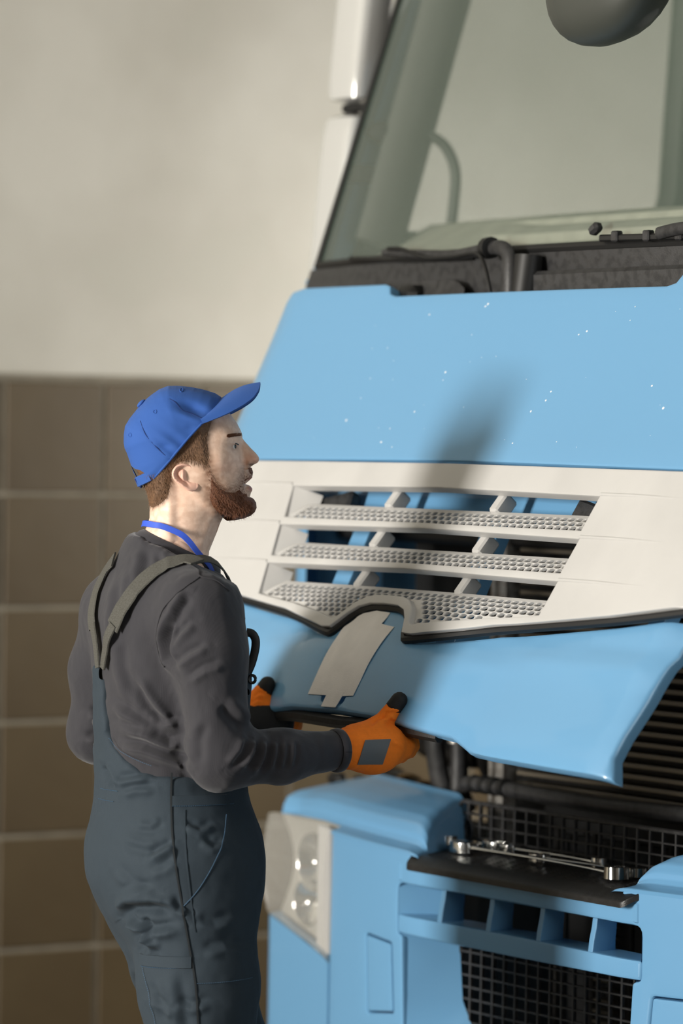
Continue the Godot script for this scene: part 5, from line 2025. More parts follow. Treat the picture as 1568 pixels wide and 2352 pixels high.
func head_wide(p: Vector2, off: float) -> float:
	if outline_a.is_empty():
		outline_a = head_outline()
		outline_b = plain_outline()
	var db := edge_distance(p, outline_b) + off
	var da := edge_distance(p, outline_a) + off
	# breadth of the head at this height
	var broad := 0.0775
	broad = lerpf(broad, 0.066, smoothstep(-0.005, -0.085, p.y))
	broad = lerpf(broad, 0.0595, smoothstep(-0.085, -0.12, p.y))
	var r := lerpf(0.078, 0.062, smoothstep(-0.06, -0.12, p.y))
	# the face is flatter in front than the skull behind
	r = lerpf(r, 0.066, smoothstep(0.02, 0.09, p.x) * smoothstep(-0.10, -0.03, p.y))
	var w := broad * dome(db, r)
	# jaw stands out over the neck
	var jaw := Vector2(p.x - 0.0, p.y + 0.052)
	var line := jaw.dot(Vector2(0.62, 0.78).normalized())
	w -= 0.008 * smoothstep(0.004, -0.012, line) * smoothstep(-0.04, -0.02, p.x) * smoothstep(0.0, 0.03, db)
	# modelling of the face
	w += 0.0045 * spot(p, 0.055, 0.004, 0.020, 0.014)
	w -= 0.0035 * spot(p, 0.045, 0.048, 0.022, 0.018)
	w += 0.0035 * spot(p, 0.083, 0.052, 0.012, 0.006)
	w -= 0.0150 * spot(p, 0.0855, 0.0290, 0.0110, 0.0115)
	w += 0.0045 * spot(p, 0.0795, 0.0352, 0.007, 0.0022)
	w += 0.0035 * spot(p, 0.0790, 0.0228, 0.007, 0.0022)
	w -= 0.004 * spot(p, 0.078, -0.022, 0.016, 0.012)
	w -= 0.003 * spot(p, 0.030, -0.045, 0.018, 0.016)
	if db < 0.0:
		w = minf(w, 0.0)
	# nose, lips and chin stand out as narrower forms
	var slim := 0.0135
	var rr := 0.0125
	if p.y > -0.012 and p.y < 0.05:
		slim = lerpf(0.0165, 0.0085, smoothstep(0.004, 0.040, p.y))
		slim += 0.0035 * spot(p, 0.1085, -0.0005, 0.0065, 0.0065)
		rr = lerpf(0.013, 0.010, smoothstep(0.0, 0.03, p.y))
	elif p.y <= -0.012 and p.y > -0.058:
		slim = 0.025
		rr = 0.012
	elif p.y <= -0.058 and p.y > -0.11:
		slim = 0.030
		rr = 0.016
	if p.x > 0.085 and p.y > -0.11 and p.y < 0.055:
		var s := slim * dome(da, rr)
		var k := 0.008
		var h := maxf(k - absf(s - w), 0.0) / k
		w = maxf(s, w) + h * h * k * 0.25 * clampf(da / 0.004, 0.0, 1.0)
		w -= 0.0025 * spot(p, 0.1015, 0.001, 0.0025, 0.007)
	if da <= 0.00001 + off * 0.0:
		return maxf(0.0, w if off > 0.0 else 0.0)
	return maxf(w, 0.0)


func skin_tint(p: Vector3) -> Color:
	# complexion: redder nose, cheeks and lips, darker eye area, painted nostril shade, and hair roots that thin out over the skin (linear colours)
	var c := Color(0.90, 0.655, 0.515)
	if p.y < -0.2:
		return c
	var q := Vector2(p.x, p.y)
	var grain := 0.5 + 0.5 * sin(p.x * 2100.0 + 3.0 * sin(p.y * 1700.0)) * sin(p.y * 2300.0 + 2.0 * sin(p.x * 1900.0))
	c = c.lerp(Color(0.78, 0.36, 0.24), 0.55 * spot(q, 0.117, 0.006, 0.016, 0.016) + 0.22 * spot(q, 0.070, -0.010, 0.025, 0.018))
	c = c.lerp(Color(0.50, 0.19, 0.16), clampf(1.3 * spot(q, 0.1125, -0.0305, 0.0070, 0.0036) + 1.3 * spot(q, 0.1130, -0.0480, 0.0070, 0.0048), 0.0, 0.9))
	c = c.lerp(Color(0.10, 0.05, 0.035), clampf(1.2 * spot(q, 0.1135, -0.0035, 0.0055, 0.0020), 0.0, 0.8))  # nostril shade painted into the skin colour
	c = c.lerp(Color(0.42, 0.24, 0.17), clampf(0.8 * spot(q, 0.0800, 0.0285, 0.0085, 0.0062), 0.0, 0.7))
	c = c.lerp(Color(0.14, 0.07, 0.04), clampf(1.1 * spot(q, 0.0840, 0.0510, 0.0085, 0.0026), 0.0, 0.85))
	var hair := edge_distance(q, hair_zone())
	c = c.lerp(Color(0.16, 0.09, 0.05), smoothstep(-0.012, 0.004, hair) * (0.55 + 0.45 * grain))
	var beard := edge_distance(q, beard_zone())
	c = c.lerp(Color(0.17, 0.075, 0.035), smoothstep(-0.020, 0.006, beard) * (0.5 + 0.5 * grain) * (0.9 if q.x < 0.1 else 0.6))
	return c


func hair_zone() -> PackedVector2Array:
	return poly([0.0390, 0.082, 0.0350, 0.062, 0.0318, 0.047, 0.0345, 0.025, 0.0363, 0.0096, 0.0345, -0.004, 0.0304, -0.0134, 0.022, -0.006, 0.0116, -0.002, -0.004, 0.001, -0.022, -0.006, -0.0335, -0.020, -0.034, -0.038, -0.0416, -0.0666, -0.054, -0.078, -0.0700, -0.0865, -0.0772, -0.0838, -0.083, -0.058, -0.097, -0.030, -0.1095, 0.0, -0.112, 0.02, -0.06, 0.06, 0.0, 0.10])


func beard_zone() -> PackedVector2Array:
	return poly([0.0310, 0.000, 0.0295, -0.020, 0.0300, -0.045, 0.0313, -0.0675, 0.0420, -0.085, 0.0546, -0.0985, 0.0618, -0.106, 0.0677, -0.1098, 0.0823, -0.1086, 0.0987, -0.1050, 0.1110, -0.1000, 0.1190, -0.0930, 0.1227, -0.0846, 0.1215, -0.0749, 0.1170, -0.0680, 0.1120, -0.0655, 0.1060, -0.0640, 0.1035, -0.0560, 0.1005, -0.0480, 0.0990, -0.0400, 0.1020, -0.0335, 0.1080, -0.0290, 0.1135, -0.0262, 0.1148, -0.0180, 0.1125, -0.0100, 0.1085, -0.0090, 0.1010, -0.0150, 0.0950, -0.0250, 0.0880, -0.0400, 0.0800, -0.0480, 0.0700, -0.0470, 0.0600, -0.0400, 0.0500, -0.0290, 0.0430, -0.0150, 0.0370, 0.0000])


func face_points() -> PackedVector2Array:
	# more points where the face has small forms
	var o := PackedVector2Array()
	for i in 34:
		for j in 66:
			o.append(Vector2(0.066 + i * 0.0018, -0.064 + j * 0.0018 + (0.0009 if i % 2 else 0.0)))
	return o


func side_pair(outline: PackedVector2Array, w: Callable, step: float, extra := PackedVector2Array(), open_edge := false) -> PackedVector3Array:
	# a form described by its side outline and its breadth at each point, mirrored to both sides
	var out := PackedVector2Array(outline)
	if Geometry2D.is_polygon_clockwise(out):
		out.reverse()
	var rim := resample(out, step * 0.6)
	var pts := PackedVector2Array(rim)
	var gap := [] if open_edge else [0.0004, 0.0014, 0.0032]
	var dense := PackedVector2Array()
	for g in gap:
		for p in inset(rim, g):
			if edge_distance(p, out) > g * 0.8:
				dense.append(p)
	var grid := {}
	var keep := func(p: Vector2, d: float) -> bool:
		var k := Vector2i((p / d).floor())
		for i in range(-1, 2):
			for j in range(-1, 2):
				for q in grid.get(k + Vector2i(i, j), []):
					if p.distance_to(q) < d * 0.8:
						return false
		return true
	var remember := func(p: Vector2, d: float) -> void:
		var k := Vector2i((p / d).floor())
		if not grid.has(k):
			grid[k] = []
		grid[k].append(p)
	for p in dense:
		pts.append(p)
	var fine := 0.0018
	for p in pts:
		remember.call(p, fine)
	for p in extra:
		if edge_distance(p, out) > 0.0036 and keep.call(p, fine):
			pts.append(p)
			remember.call(p, fine)
	grid = {}
	for p in pts:
		remember.call(p, step)
	var box := Rect2(out[0], Vector2.ZERO)
	for p in out:
		box = box.expand(p)
	var y := box.position.y
	var row := 0
	while y < box.end.y:
		var x := box.position.x + (step * 0.5 if row % 2 else 0.0)
		while x < box.end.x:
			var p := Vector2(x, y)
			if edge_distance(p, out) > step * 0.5 and keep.call(p, step):
				pts.append(p)
			x += step
		y += step * 0.87
		row += 1
	var tri := Geometry2D.triangulate_delaunay(pts)
	var z := PackedFloat32Array()
	for i in pts.size():
		z.append(0.0 if (i < rim.size() and not open_edge) else float(w.call(pts[i])))
	var t := PackedVector3Array()
	for i in range(0, tri.size(), 3):
		var a := tri[i]
		var b := tri[i + 1]
		var c := tri[i + 2]
		if not Geometry2D.is_point_in_polygon((pts[a] + pts[b] + pts[c]) / 3.0, out):
			continue
		if (pts[b] - pts[a]).cross(pts[c] - pts[a]) < 0:
			var s := b
			b = c
			c = s
		var pa := Vector3(pts[a].x, pts[a].y, z[a])
		var pb := Vector3(pts[b].x, pts[b].y, z[b])
		var pc := Vector3(pts[c].x, pts[c].y, z[c])
		t.append_array([pa, pb, pc])
		t.append_array([Vector3(pa.x, pa.y, -pa.z), Vector3(pc.x, pc.y, -pc.z), Vector3(pb.x, pb.y, -pb.z)])
	return t


func mirrored_z(t: PackedVector3Array) -> PackedVector3Array:
	var o := PackedVector3Array()
	for i in range(0, t.size(), 3):
		for k in [0, 2, 1]:
			o.append(Vector3(t[i + k].x, t[i + k].y, -t[i + k].z))
	return o


func both_z(t: PackedVector3Array) -> PackedVector3Array:
	var o := PackedVector3Array(t)
	o.append_array(mirrored_z(t))
	return o


func face_parts(body: Node3D, head: Transform3D) -> void:
	for s in [1.0, -1.0]:
		part("eye", moved(ball(Vector3(0.0715, 0.0288, s * 0.0325), Vector3.ONE * 0.0120, 18, 12), head), M.eye_white, body, "eye white")
		part("iris", moved(ball(Vector3(0.0782, 0.0296, s * 0.0345), Vector3(0.0060, 0.0062, 0.0062), 12, 8), head), M.iris, body, "dark iris")
		var lash := smooth_path([Vector3(0.0725, 0.0305, s * 0.0445), Vector3(0.077, 0.0350, s * 0.0415), Vector3(0.083, 0.0355, s * 0.0365), Vector3(0.0875, 0.0330, s * 0.030)], 4)
		part("eyelashes", moved(tube(lash, 0.0012, 6), head), M.iris, body, "dark eyelashes")
		var brow := PackedVector3Array()
		for k in 320:
			var q := rng.randf()
			var p := Vector2(lerpf(0.0700, 0.0925, q), lerpf(0.0475, 0.0520, sqrt(q)) + rng.randf_range(-0.0024, 0.0026))
			var c := Vector3(p.x, p.y, head_w(p) + 0.0003)
			brow.append_array(hair_strand(c, c + Vector3(-0.0045, 0.0012, 0.0026), 0.0008))
		part("eyebrow", moved(brow if s > 0 else mirrored_z(brow), head), M.beard, body, "dark eyebrow")
	# ears
	for s in [1.0, -1.0]:
		var e := ear_shape()
		part("ear", moved(e if s > 0 else mirrored_z(e), head), M.ear, body, "pinkish ear", 75.0)
	# short hair under the cap
	var hair_area := hair_zone()
	var hair_w := func(p: Vector2) -> float:
		var d := edge_distance(p, hair_area)
		return head_wide(p, 0.001 + 0.003 * smoothstep(0.0, 0.02, d)) + 0.0042 * smoothstep(0.0, 0.016, d) - 0.0006
	var hair := part("hair", moved(side_pair(hair_area, hair_w, 0.004, PackedVector2Array(), true), head), M.hair, body, "short light brown hair", 80.0)
	var st := PackedVector3Array()
	for k in 3600:
		var p := Vector2(rng.randf_range(-0.112, 0.04), rng.randf_range(-0.087, 0.06))
		if Geometry2D.is_point_in_polygon(p, hair_area) and ((p - Vector2(-0.0684, -0.0324)).dot(Vector2(0.758, -0.652)) > 0.0 or p.y < -0.020):
			var c := Vector3(p.x, p.y, maxf(0.0, hair_w.call(p)) - 0.0005)
			var down := Vector3(-0.35 if p.x < 0.0 else -0.1, -1.0, 0.0).normalized()
			var tip := c + (down * rng.randf_range(0.006, 0.011) + Vector3(rng.randf_range(-0.002, 0.002), 0, rng.randf_range(0.0012, 0.003)))
			if p.x > 0.01:
				tip = c + Vector3(rng.randf_range(-0.001, 0.003), -rng.randf_range(0.006, 0.011), rng.randf_range(0.0010, 0.0026))
			var one := hair_strand(c, tip, 0.00034)
			st.append_array(one if rng.randf() < 0.72 else mirrored_z(one))
	var sh := part("hair_strand", moved(st, head), M.hair, body, "short hair strands", 20.0)
	sh.set_meta("kind", "stuff")
	# beard and moustache
	var beard_area := beard_zone()
	var chin := poly([-0.2, -0.106, 0.0618, -0.106, 0.0677, -0.1098, 0.0823, -0.1086, 0.0987, -0.1050, 0.1110, -0.1000, 0.1190, -0.0930, 0.1227, -0.0846, 0.1215, -0.0749, 0.1170, -0.0680, 0.1140, -0.0655, 0.1148, -0.0180, 0.1125, -0.0100, 0.1125, 0.2, -0.2, 0.2])
	var beard_w := func(p: Vector2) -> float:
		var d := edge_distance(p, beard_area)
		var dc := edge_distance(p, chin)
		var full := smoothstep(-0.05, -0.085, p.y)
		var base := head_w(p) + lerpf(-0.0015, lerpf(0.0026, 0.0075, full), smoothstep(0.0, lerpf(0.022, 0.010, full), d))
		var round_chin := (0.052 if p.y < -0.06 else 0.024) * dome(dc, 0.042 if p.y < -0.06 else 0.02)
		if p.x > 0.075:
			base = maxf(base, round_chin * smoothstep(0.07, 0.085, p.x) - 0.0002)
			return minf(base, maxf(head_w(p) + 0.001, 0.064 * dome(dc, 0.05) + 0.0004) if dc > 0.012 else 0.064 * dome(dc, 0.05) + 0.0004)
		return base
	var beard := part("beard", moved(side_pair(beard_area, beard_w, 0.0035, PackedVector2Array(), true), head), M.beard, body, "short reddish brown beard", 80.0)
	var bs := PackedVector3Array()
	for k in 5200:
		var p := Vector2(rng.randf_range(0.028, 0.124), rng.randf_range(-0.111, -0.008))
		if Geometry2D.is_point_in_polygon(p, beard_area):
			var z: float = maxf(0.0, beard_w.call(p))
			var low := smoothstep(-0.05, -0.10, p.y)
			var d := edge_distance(p, beard_area)
			if d < 0.012 and rng.randf() > d * 80.0:
				continue
			var c := Vector3(p.x, p.y, z - 0.0006)
			var go := Vector3(lerpf(0.45, 0.25, low) + rng.randf_range(-0.35, 0.35), -1.0 + rng.randf_range(-0.2, 0.4), rng.randf_range(0.25, 0.7)).normalized()
			var one := hair_strand(c, c + go * rng.randf_range(0.004, lerpf(0.006, 0.009, low)), 0.00032)
			bs.append_array(one if rng.randf() < 0.7 else mirrored_z(one))
	var bsh := part("beard_strand", moved(bs, head), M.beard, body, "short beard strands", 20.0)
	bsh.set_meta("kind", "stuff")


func hair_strand(a: Vector3, b: Vector3, r: float) -> PackedVector3Array:
	var d := (b - a).normalized()
	var x := d.cross(Vector3(0.3, 0.2, 0.9)).normalized() * r
	var y := d.cross(x)
	var m := a.lerp(b, 0.5) + Vector3(0, 0.0, r * 1.5)
	var p := [a + x, a - x * 0.5 + y * 0.87, a - x * 0.5 - y * 0.87]
	var q := [m + x * 0.8, m - x * 0.4 + y * 0.7, m - x * 0.4 - y * 0.7]
	var t := PackedVector3Array()
	for k in 3:
		var l := (k + 1) % 3
		quad(t, p[k], p[l], q[l], q[k])
		t.append_array([q[k], q[l], b])
	return t


func ear_shape() -> PackedVector3Array:
	var out := rounded(poly([-0.0134, -0.0022, -0.0245, -0.0060, -0.0315, -0.0130, -0.0340, -0.0228, -0.0315, -0.0315, -0.0254, -0.0385, -0.0170, -0.0440, -0.0085, -0.0500, -0.0020, -0.0545, 0.0061, -0.0552, 0.0125, -0.0520, 0.0160, -0.0460, 0.0150, -0.0380, 0.0125, -0.0300, 0.0100, -0.0210, 0.0060, -0.0110, 0.0000, -0.0045]), 0.004, 3)
	var map := func(p: Vector2, d: float) -> Vector3:
		var e := edge_distance(p, out)
		var back := clampf((0.012 - p.x) / 0.046, 0.0, 1.0)
		var z := 0.0715 + 0.0135 * pow(back, 0.8)
		var lobe := smoothstep(-0.036, -0.050, p.y)
		z += 0.0035 * exp(-pow((e - 0.0032) / 0.0024, 2.0)) * (1.0 - 0.6 * lobe) * smoothstep(0.010, 0.0, p.x)
		z -= 0.0055 * exp(-pow((e - 0.0085) / 0.0028, 2.0)) * smoothstep(0.004, -0.008, p.x) * (1.0 - lobe)
		z -= 0.0115 * spot(p, 0.0020, -0.0275, 0.0078, 0.0085)
		z -= 0.0050 * spot(p, -0.0045, -0.0140, 0.0055, 0.0050)
		z += 0.0030 * spot(p, -0.0125, -0.0270, 0.0032, 0.0130)
		z += 0.0055 * spot(p, 0.0098, -0.0250, 0.0026, 0.0042)
		z += 0.0026 * lobe
		return Vector3(p.x, p.y, z - d)
	var extra := PackedVector2Array()
	return panel(out, [], map, 0.005, 0.0016, 0.0017, extra)


# ---------------------------------------------------------------- cap

var cap_dome := PackedVector2Array()


func cap_w(p: Vector2) -> float:
	if cap_dome.is_empty():
		cap_dome = poly([0.0595, 0.1150, 0.0520, 0.1225, 0.0407, 0.1292, 0.0200, 0.1352, 0.0, 0.1390, -0.0200, 0.1412, -0.0323, 0.1415, -0.0472, 0.1410, -0.0630, 0.1345, -0.0793, 0.1226, -0.0914, 0.1118, -0.1000, 0.1020, -0.1078, 0.0918, -0.1180, 0.0785, -0.1261, 0.0644, -0.1282, 0.0480, -0.1282, 0.0332, -0.1262, 0.0225, -0.1222, 0.0146, -0.1175, 0.0020, -0.1135, -0.0092, -0.1090, -0.022, -0.095, -0.045, -0.06, -0.065, 0.0, -0.06, 0.06, -0.01, 0.09, 0.04, 0.095, 0.085, 0.078, 0.106])
	var d := edge_distance(p, cap_dome)
	var w := 0.0885 * dome(d, 0.086)
	# the crown has caved in behind the peak
	var q := p - Vector2(0.004, 0.098)
	var along := q.dot(Vector2(0.95, -0.3).normalized())
	var over := q.dot(Vector2(0.3, 0.95).normalized())
	w -= 0.013 * exp(-pow(along / 0.026, 2.0) - pow(over / 0.0105, 2.0)) * smoothstep(0.002, 0.012, d)
	w += 0.004 * exp(-pow((over + 0.016) / 0.006, 2.0) - pow(along / 0.03, 2.0))
	w += 0.0018 * sin(p.x * 150.0 + p.y * 210.0) * spot(p, -0.03, 0.03, 0.04, 0.03)
	w -= 0.003 * spot(p, -0.047, 0.028, 0.012, 0.006)
	w -= 0.0022 * spot(p, 0.0, 0.062, 0.010, 0.006)
	# seam between panels
	for s in [[Vector2(-0.0981, 0.0740), Vector2(-0.0726, 0.0362)], [Vector2(-0.0726, 0.0362), Vector2(-0.0367, 0.0035)], [Vector2(-0.0914, 0.1080), Vector2(-0.0406, 0.1163)], [Vector2(-0.0406, 0.1163), Vector2(-0.0153, 0.0943)]]:
		var ab: Vector2 = s[1] - s[0]
		var t := clampf((p - s[0]).dot(ab) / ab.length_squared(), 0.0, 1.0)
		w -= 0.0011 * exp(-pow(p.distance_to(s[0] + ab * t) / 0.0014, 2.0))
	return maxf(w, 0.0)


func build_cap(who: Node3D, head: Transform3D) -> void:
	cap_w(Vector2.ZERO)
	var edge := PackedVector2Array()
	for i in 23:
		edge.append(cap_dome[i])
	for p in [[-0.1135, -0.0092], [-0.1040, -0.0150], [-0.0936, -0.0172], [-0.0820, -0.0245], [-0.0684, -0.0324], [-0.0520, -0.0145], [-0.0367, 0.0035], [-0.0205, 0.0235], [-0.0041, 0.0436], [0.0090, 0.0585], [0.0208, 0.0717], [0.0400, 0.0960]]:
		edge.append(Vector2(p[0], p[1]))
	var extra := PackedVector2Array()
	for i in 60:
		for j in 46:
			extra.append(Vector2(-0.125 + i * 0.003, -0.028 + j * 0.0037 + (0.0018 if i % 2 else 0.0)))
	var outer := side_pair(edge, cap_w, 0.0045, extra, true)
	var cap := wear("cap", build(moved(outer, head), 70.0), M.cap, who, "bright blue cotton peaked cap")
	# lower hem
	var hem := []
	for p in [[-0.0684, -0.0324], [-0.0520, -0.0145], [-0.0367, 0.0035], [-0.0205, 0.0235], [-0.0041, 0.0436], [0.0090, 0.0585], [0.0208, 0.0717]]:
		hem.append(Vector3(p[0], p[1], cap_w(Vector2(p[0], p[1])) - 0.0006))
	part("cap_hem", moved(both_z(tube(smooth_path(hem, 4), 0.0022, 8)), head), M.cap, cap)
	# peak
	var inner_line := [Vector3(0.0208, 0.0717, 0.0800), Vector3(0.0310, 0.0850, 0.0700), Vector3(0.0430, 0.1000, 0.0500), Vector3(0.0520, 0.1115, 0.0260), Vector3(0.0564, 0.1170, 0.0)]
	var outer_line := [Vector3(0.0215, 0.0700, 0.0835), Vector3(0.0724, 0.0913, 0.0760), Vector3(0.1075, 0.1126, 0.0560), Vector3(0.1227, 0.1316, 0.0300), Vector3(0.1262, 0.1470, 0.0)]
	var li := smooth_path(inner_line, 6)
	var lo := smooth_path(outer_line, 6)
	for i in range(li.size() - 2, -1, -1):
		li.append(Vector3(li[i].x, li[i].y, -li[i].z))
		lo.append(Vector3(lo[i].x, lo[i].y, -lo[i].z))
	var peak := func(a: float, v: float) -> Vector3:
		var k := a * (li.size() - 1)
		var i := mini(int(k), li.size() - 2)
		var p := li[i].lerp(li[i + 1], k - i)
		var q := lo[i].lerp(lo[i + 1], k - i)
		return p.lerp(q, v) + Vector3(-0.3, 0.95, 0) * 0.006 * sin(PI * v)
	part("cap_peak", moved(slab(48, 10, peak, 0.0042), head), M.cap, cap, "stiff blue peak", 50.0)
	part("peak_seam", moved(tube(PackedVector3Array(li), 0.0016, 6), head), M.cap_dark, cap)
	part("cap_button", moved(ball(Vector3.ZERO, Vector3(0.0100, 0.0046, 0.0100), 16, 10), head * Transform3D(Basis(Vector3.BACK, deg_to_rad(44.0)), Vector3(-0.0962, 0.1075, 0.0))), M.cap, cap, "round blue top button")
	# eyelets
	for e in [[-0.0672, 0.0919], [-0.1139, 0.0480], [-0.020, 0.1330]]:
		var ring := PackedVector3Array()
		for k in 13:
			var p := Vector2(e[0] + 0.0030 * cos(TAU * k / 12), e[1] + 0.0036 * sin(TAU * k / 12))
			ring.append(Vector3(p.x, p.y, cap_w(p) + 0.0004))
		part("eyelet", moved(tube(ring, 0.0009, 5), head), M.cap, cap, "small stitched eyelet")
	# seams as fine dark lines
	for s in [[[-0.0945, 0.0745], [-0.0850, 0.0520], [-0.0726, 0.0362], [-0.0550, 0.0190], [-0.0367, 0.0035]], [[-0.0406, 0.1163], [-0.0300, 0.1100], [-0.0206, 0.0994], [-0.0153, 0.0943]], [[-0.0153, 0.0943], [0.0020, 0.0890], [0.0223, 0.0800]]]:
		var line := []
		for p in s:
			line.append(Vector3(p[0], p[1], cap_w(Vector2(p[0], p[1])) + 0.0005))
		part("cap_seam", moved(tube(smooth_path(line, 5), 0.00075, 5), head), M.cap_dark, cap)
	# strap and buckle at the back
	var strap_path := smooth_path([Vector3(-0.0745, -0.0270, 0.0600), Vector3(-0.0860, -0.0330, 0.0480), Vector3(-0.0960, -0.0375, 0.0300), Vector3(-0.1010, -0.0400, 0.0), Vector3(-0.0960, -0.0375, -0.0300), Vector3(-0.0745, -0.0270, -0.0600)], 5)
	var nor := PackedVector3Array()
	var ws := PackedFloat32Array()
	for p in strap_path:
		nor.append(Vector3(-0.75, -0.30, p.z * 9.0).normalized())
		ws.append(0.019)
	part("cap_strap", moved(ribbon(strap_path, nor, ws, 0.003), head), M.cap, cap, "blue adjusting strap")
	part("strap_clip", moved(rbox(Vector3(0.005, 0.021, 0.02), 0.0015, at_pos(Vector3(-0.0985, -0.0415, 0.012), Vector3(0, 0, 0.6))), head), M.cap_dark, cap, "dark blue strap clip")


func build_lanyard(who: Node3D, upper: Array, head: Transform3D) -> void:
	var line := []
	for p in [[-0.0905, -0.1185, 0.0], [-0.0850, -0.1165, 0.030], [-0.0660, -0.1185, 0.052], [-0.049, -0.1212, 0.0595], [-0.0177, -0.1335, 0.0640], [-0.0008, -0.1475, 0.0640], [0.0141, -0.1660, 0.0610], [0.031, -0.1850, 0.0520], [0.0417, -0.2010, 0.0450], [0.056, -0.24, 0.040], [0.075, -0.30, 0.030]]:
		line.append(Vector3(p[0], p[1], p[2]))
	var path := smooth_path(line, 4)
	var nor := PackedVector3Array()
	var ws := PackedFloat32Array()
	for p in path:
		nor.append(Vector3(p.x + 0.02, 0.015, p.z * 1.1).normalized())
		ws.append(0.0115)
	var one := ribbon(path, nor, ws, 0.0014)
	wear("lanyard", build(moved(both_z(one), head), 40.0), M.lanyard, who, "bright blue lanyard round the neck")


# ---------------------------------------------------------------- gloves

func build_gloves(who: Node3D) -> void:
	# right hand: thumb on the flap's face, fingers curled under its edge
	var wrist := Vector3(0.209, 1.121, 0.548)
	var knuckle := [vp(-0.247, 1.144, 0.415), vp(-0.243, 1.131, 0.430), vp(-0.249, 1.118, 0.435), vp(-0.260, 1.105, 0.433)]
	var mid := [vp(-0.222, 1.140, 0.385), vp(-0.216, 1.126, 0.395), vp(-0.222, 1.114, 0.402), vp(-0.238, 1.104, 0.410)]
	var far := [vp(-0.207, 1.131, 0.350), vp(-0.205, 1.120, 0.352), vp(-0.212, 1.110, 0.362), vp(-0.228, 1.102, 0.376)]
	var tip := [vp(-0.210, 1.126, 0.322), vp(-0.210, 1.116, 0.325), vp(-0.216, 1.107, 0.335), vp(-0.231, 1.100, 0.350)]
	var thumb := [vp(-0.318, 1.136, 0.435), vp(-0.277, 1.158, 0.410), vp(-0.253, 1.184, 0.404), vp(-0.234, 1.211, 0.405)]
	var hand := [cone(wrist + Vector3(0.004, -0.001, 0.035), wrist + Vector3(-0.003, 0.003, -0.035), 0.034, 0.034, 0.02)]
	for i in 4:
		var root := wrist.lerp(knuckle[i], 0.25)
		hand.append(cone(root, knuckle[i], 0.024, 0.0165, 0.022))
		hand.append(cone(knuckle[i], mid[i], 0.0148, 0.0128, 0.008))
		hand.append(cone(mid[i], far[i], 0.0128, 0.0112, 0.006))
		hand.append(cone(far[i], tip[i], 0.0112, 0.0100, 0.006))
	hand.append(cone(thumb[0], thumb[1], 0.026, 0.0195, 0.03))
	hand.append(cone(thumb[1], thumb[2], 0.0185, 0.0150, 0.012))
	hand.append(cone(thumb[2], thumb[3], 0.0155, 0.0148, 0.008))
	hand.append(egg(vp(-0.285, 1.114, 0.435), Vector3(0.042, 0.040, 0.024), Basis(ACROSS, Vector3.UP, ASIDE), 0.03))
	glove(who, hand, thumb, wrist, true, "orange knitted work glove gripping the flap near the camera side")
	# left hand
	var lw := Vector3(-0.300, 1.140, 0.492)
	var lk := [vp(-0.470, 1.160, 0.000), vp(-0.463, 1.148, 0.006), vp(-0.463, 1.135, 0.006), vp(-0.468, 1.123, 0.002)]
	var lm := [vp(-0.448, 1.150, -0.022), vp(-0.440, 1.141, -0.018), vp(-0.440, 1.129, -0.018), vp(-0.449, 1.119, -0.020)]
	var lf := [vp(-0.437, 1.142, -0.050), vp(-0.430, 1.135, -0.048), vp(-0.431, 1.124, -0.048), vp(-0.441, 1.115, -0.046)]
	var lthumb := [vp(-0.530, 1.147, 0.002), vp(-0.512, 1.176, 0.002), vp(-0.501, 1.195, 0.003), vp(-0.490, 1.212, 0.006)]
	var left := [cone(lw + Vector3(0.006, -0.001, 0.03), lw + Vector3(-0.006, 0.0, -0.04), 0.034, 0.034, 0.02)]
	for i in 4:
		left.append(cone(lw.lerp(lk[i], 0.3), lk[i], 0.025, 0.0165, 0.022))
		left.append(cone(lk[i], lm[i], 0.0148, 0.0128, 0.008))
		left.append(cone(lm[i], lf[i], 0.0128, 0.0112, 0.006))
	left.append(cone(lthumb[0], lthumb[1], 0.026, 0.020, 0.03))
	left.append(cone(lthumb[1], lthumb[2], 0.0185, 0.0155, 0.012))
	left.append(cone(lthumb[2], lthumb[3], 0.0158, 0.0150, 0.008))
	left.append(egg(vp(-0.492, 1.142, 0.004), Vector3(0.040, 0.036, 0.024), Basis(ACROSS, Vector3.UP, ASIDE), 0.03))
	glove(who, left, lthumb, lw, false, "orange knitted work glove gripping the flap on the far side")


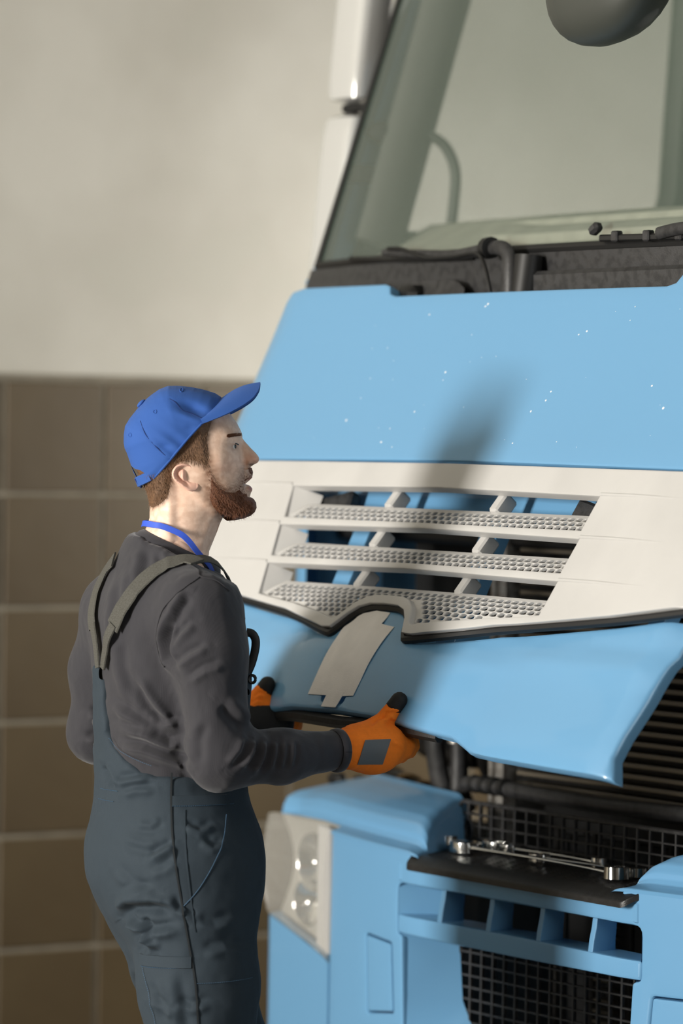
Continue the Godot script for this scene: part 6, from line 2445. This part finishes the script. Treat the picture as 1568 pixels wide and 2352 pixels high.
func glove(who: Node3D, hand: Array, thumb: Array, wrist: Vector3, right: bool, label: String) -> void:
	var box := AABB(thumb[3], Vector3.ZERO)
	for q in hand:
		for k in [1, 2]:
			if q[k] is Vector3:
				box = box.expand(q[k])
	box = box.grow(0.05)
	var cut := func(p: Vector3) -> float: return p.z - (wrist.z + 0.03)
	var wr := crease_set([[[-0.262, 1.165, -0.250, 1.172, -0.238, 1.170], -0.003, 0.004], [[-0.268, 1.172, -0.254, 1.182, -0.240, 1.184], 0.0026, 0.004], [[-0.258, 1.190, -0.246, 1.194, -0.232, 1.192], 0.0022, 0.004], [[-0.285, 1.160, -0.270, 1.172, -0.258, 1.170], 0.003, 0.005], [[-0.25, 1.13, -0.235, 1.125, -0.225, 1.115], -0.002, 0.005]] if right else [[[-0.520, 1.170, -0.510, 1.178, -0.498, 1.176], 0.0028, 0.004], [[-0.515, 1.182, -0.505, 1.190, -0.492, 1.188], 0.0024, 0.004]])
	var bend := func(p: Vector3, n: Vector3) -> float:
		var ribs := 0.0005 * sin((p.z) * 1900.0) * smoothstep(wrist.z - 0.06, wrist.z - 0.03, p.z)
		return fold_height(p, n, wr) + ribs
	var g := wear("glove", net_mesh(surface_nets(hand, 0.0038, box, 0.0, cut, 0.034), bend), M.glove, who, label)
	# black rubber dip on the thumb tip and over the palm and finger pads
	var near := func(p: Vector3) -> float:
		var axis: Vector3 = (thumb[3] - thumb[2]).normalized()
		var d: float = (thumb[2].lerp(thumb[3], 0.35) - p).dot(axis)
		if right:
			return d if p.y > 1.15 else 1.0
		# the far hand shows its dipped palm
		var palm: float = maxf(0.016 - (p - vp(-0.485, 0, 0.004)).dot(ASIDE) - 0.35 * ACROSS.dot(p - vp(-0.485, 0, 0)), p.y - 1.172)
		return minf(d if p.y > 1.165 else 1.0, palm)
	var tip_box := AABB(thumb[2], Vector3.ZERO).expand(thumb[3]).grow(0.03) if right else box
	var dip := put("rubber_dip", net_mesh(surface_nets(hand, 0.0038, tip_box, 0.0011, near, 0.034)), M.glove_black, g)
	dip.set_meta("label", "black rubber dipped glove tip")
	if right:
		# grey reflective patch on the back of the hand
		var patch := func(a: float, v: float) -> Vector3:
			var x := lerpf(lerpf(-0.311, -0.264, a), lerpf(-0.297, -0.249, a), v)
			var y := lerpf(1.095 - 0.001 * a, 1.1415, v)
			return reach(x, y, hand, 0.0015)
		part("reflective_patch", slab(14, 12, patch, 0.0012), M.patch, g, "grey reflective patch")
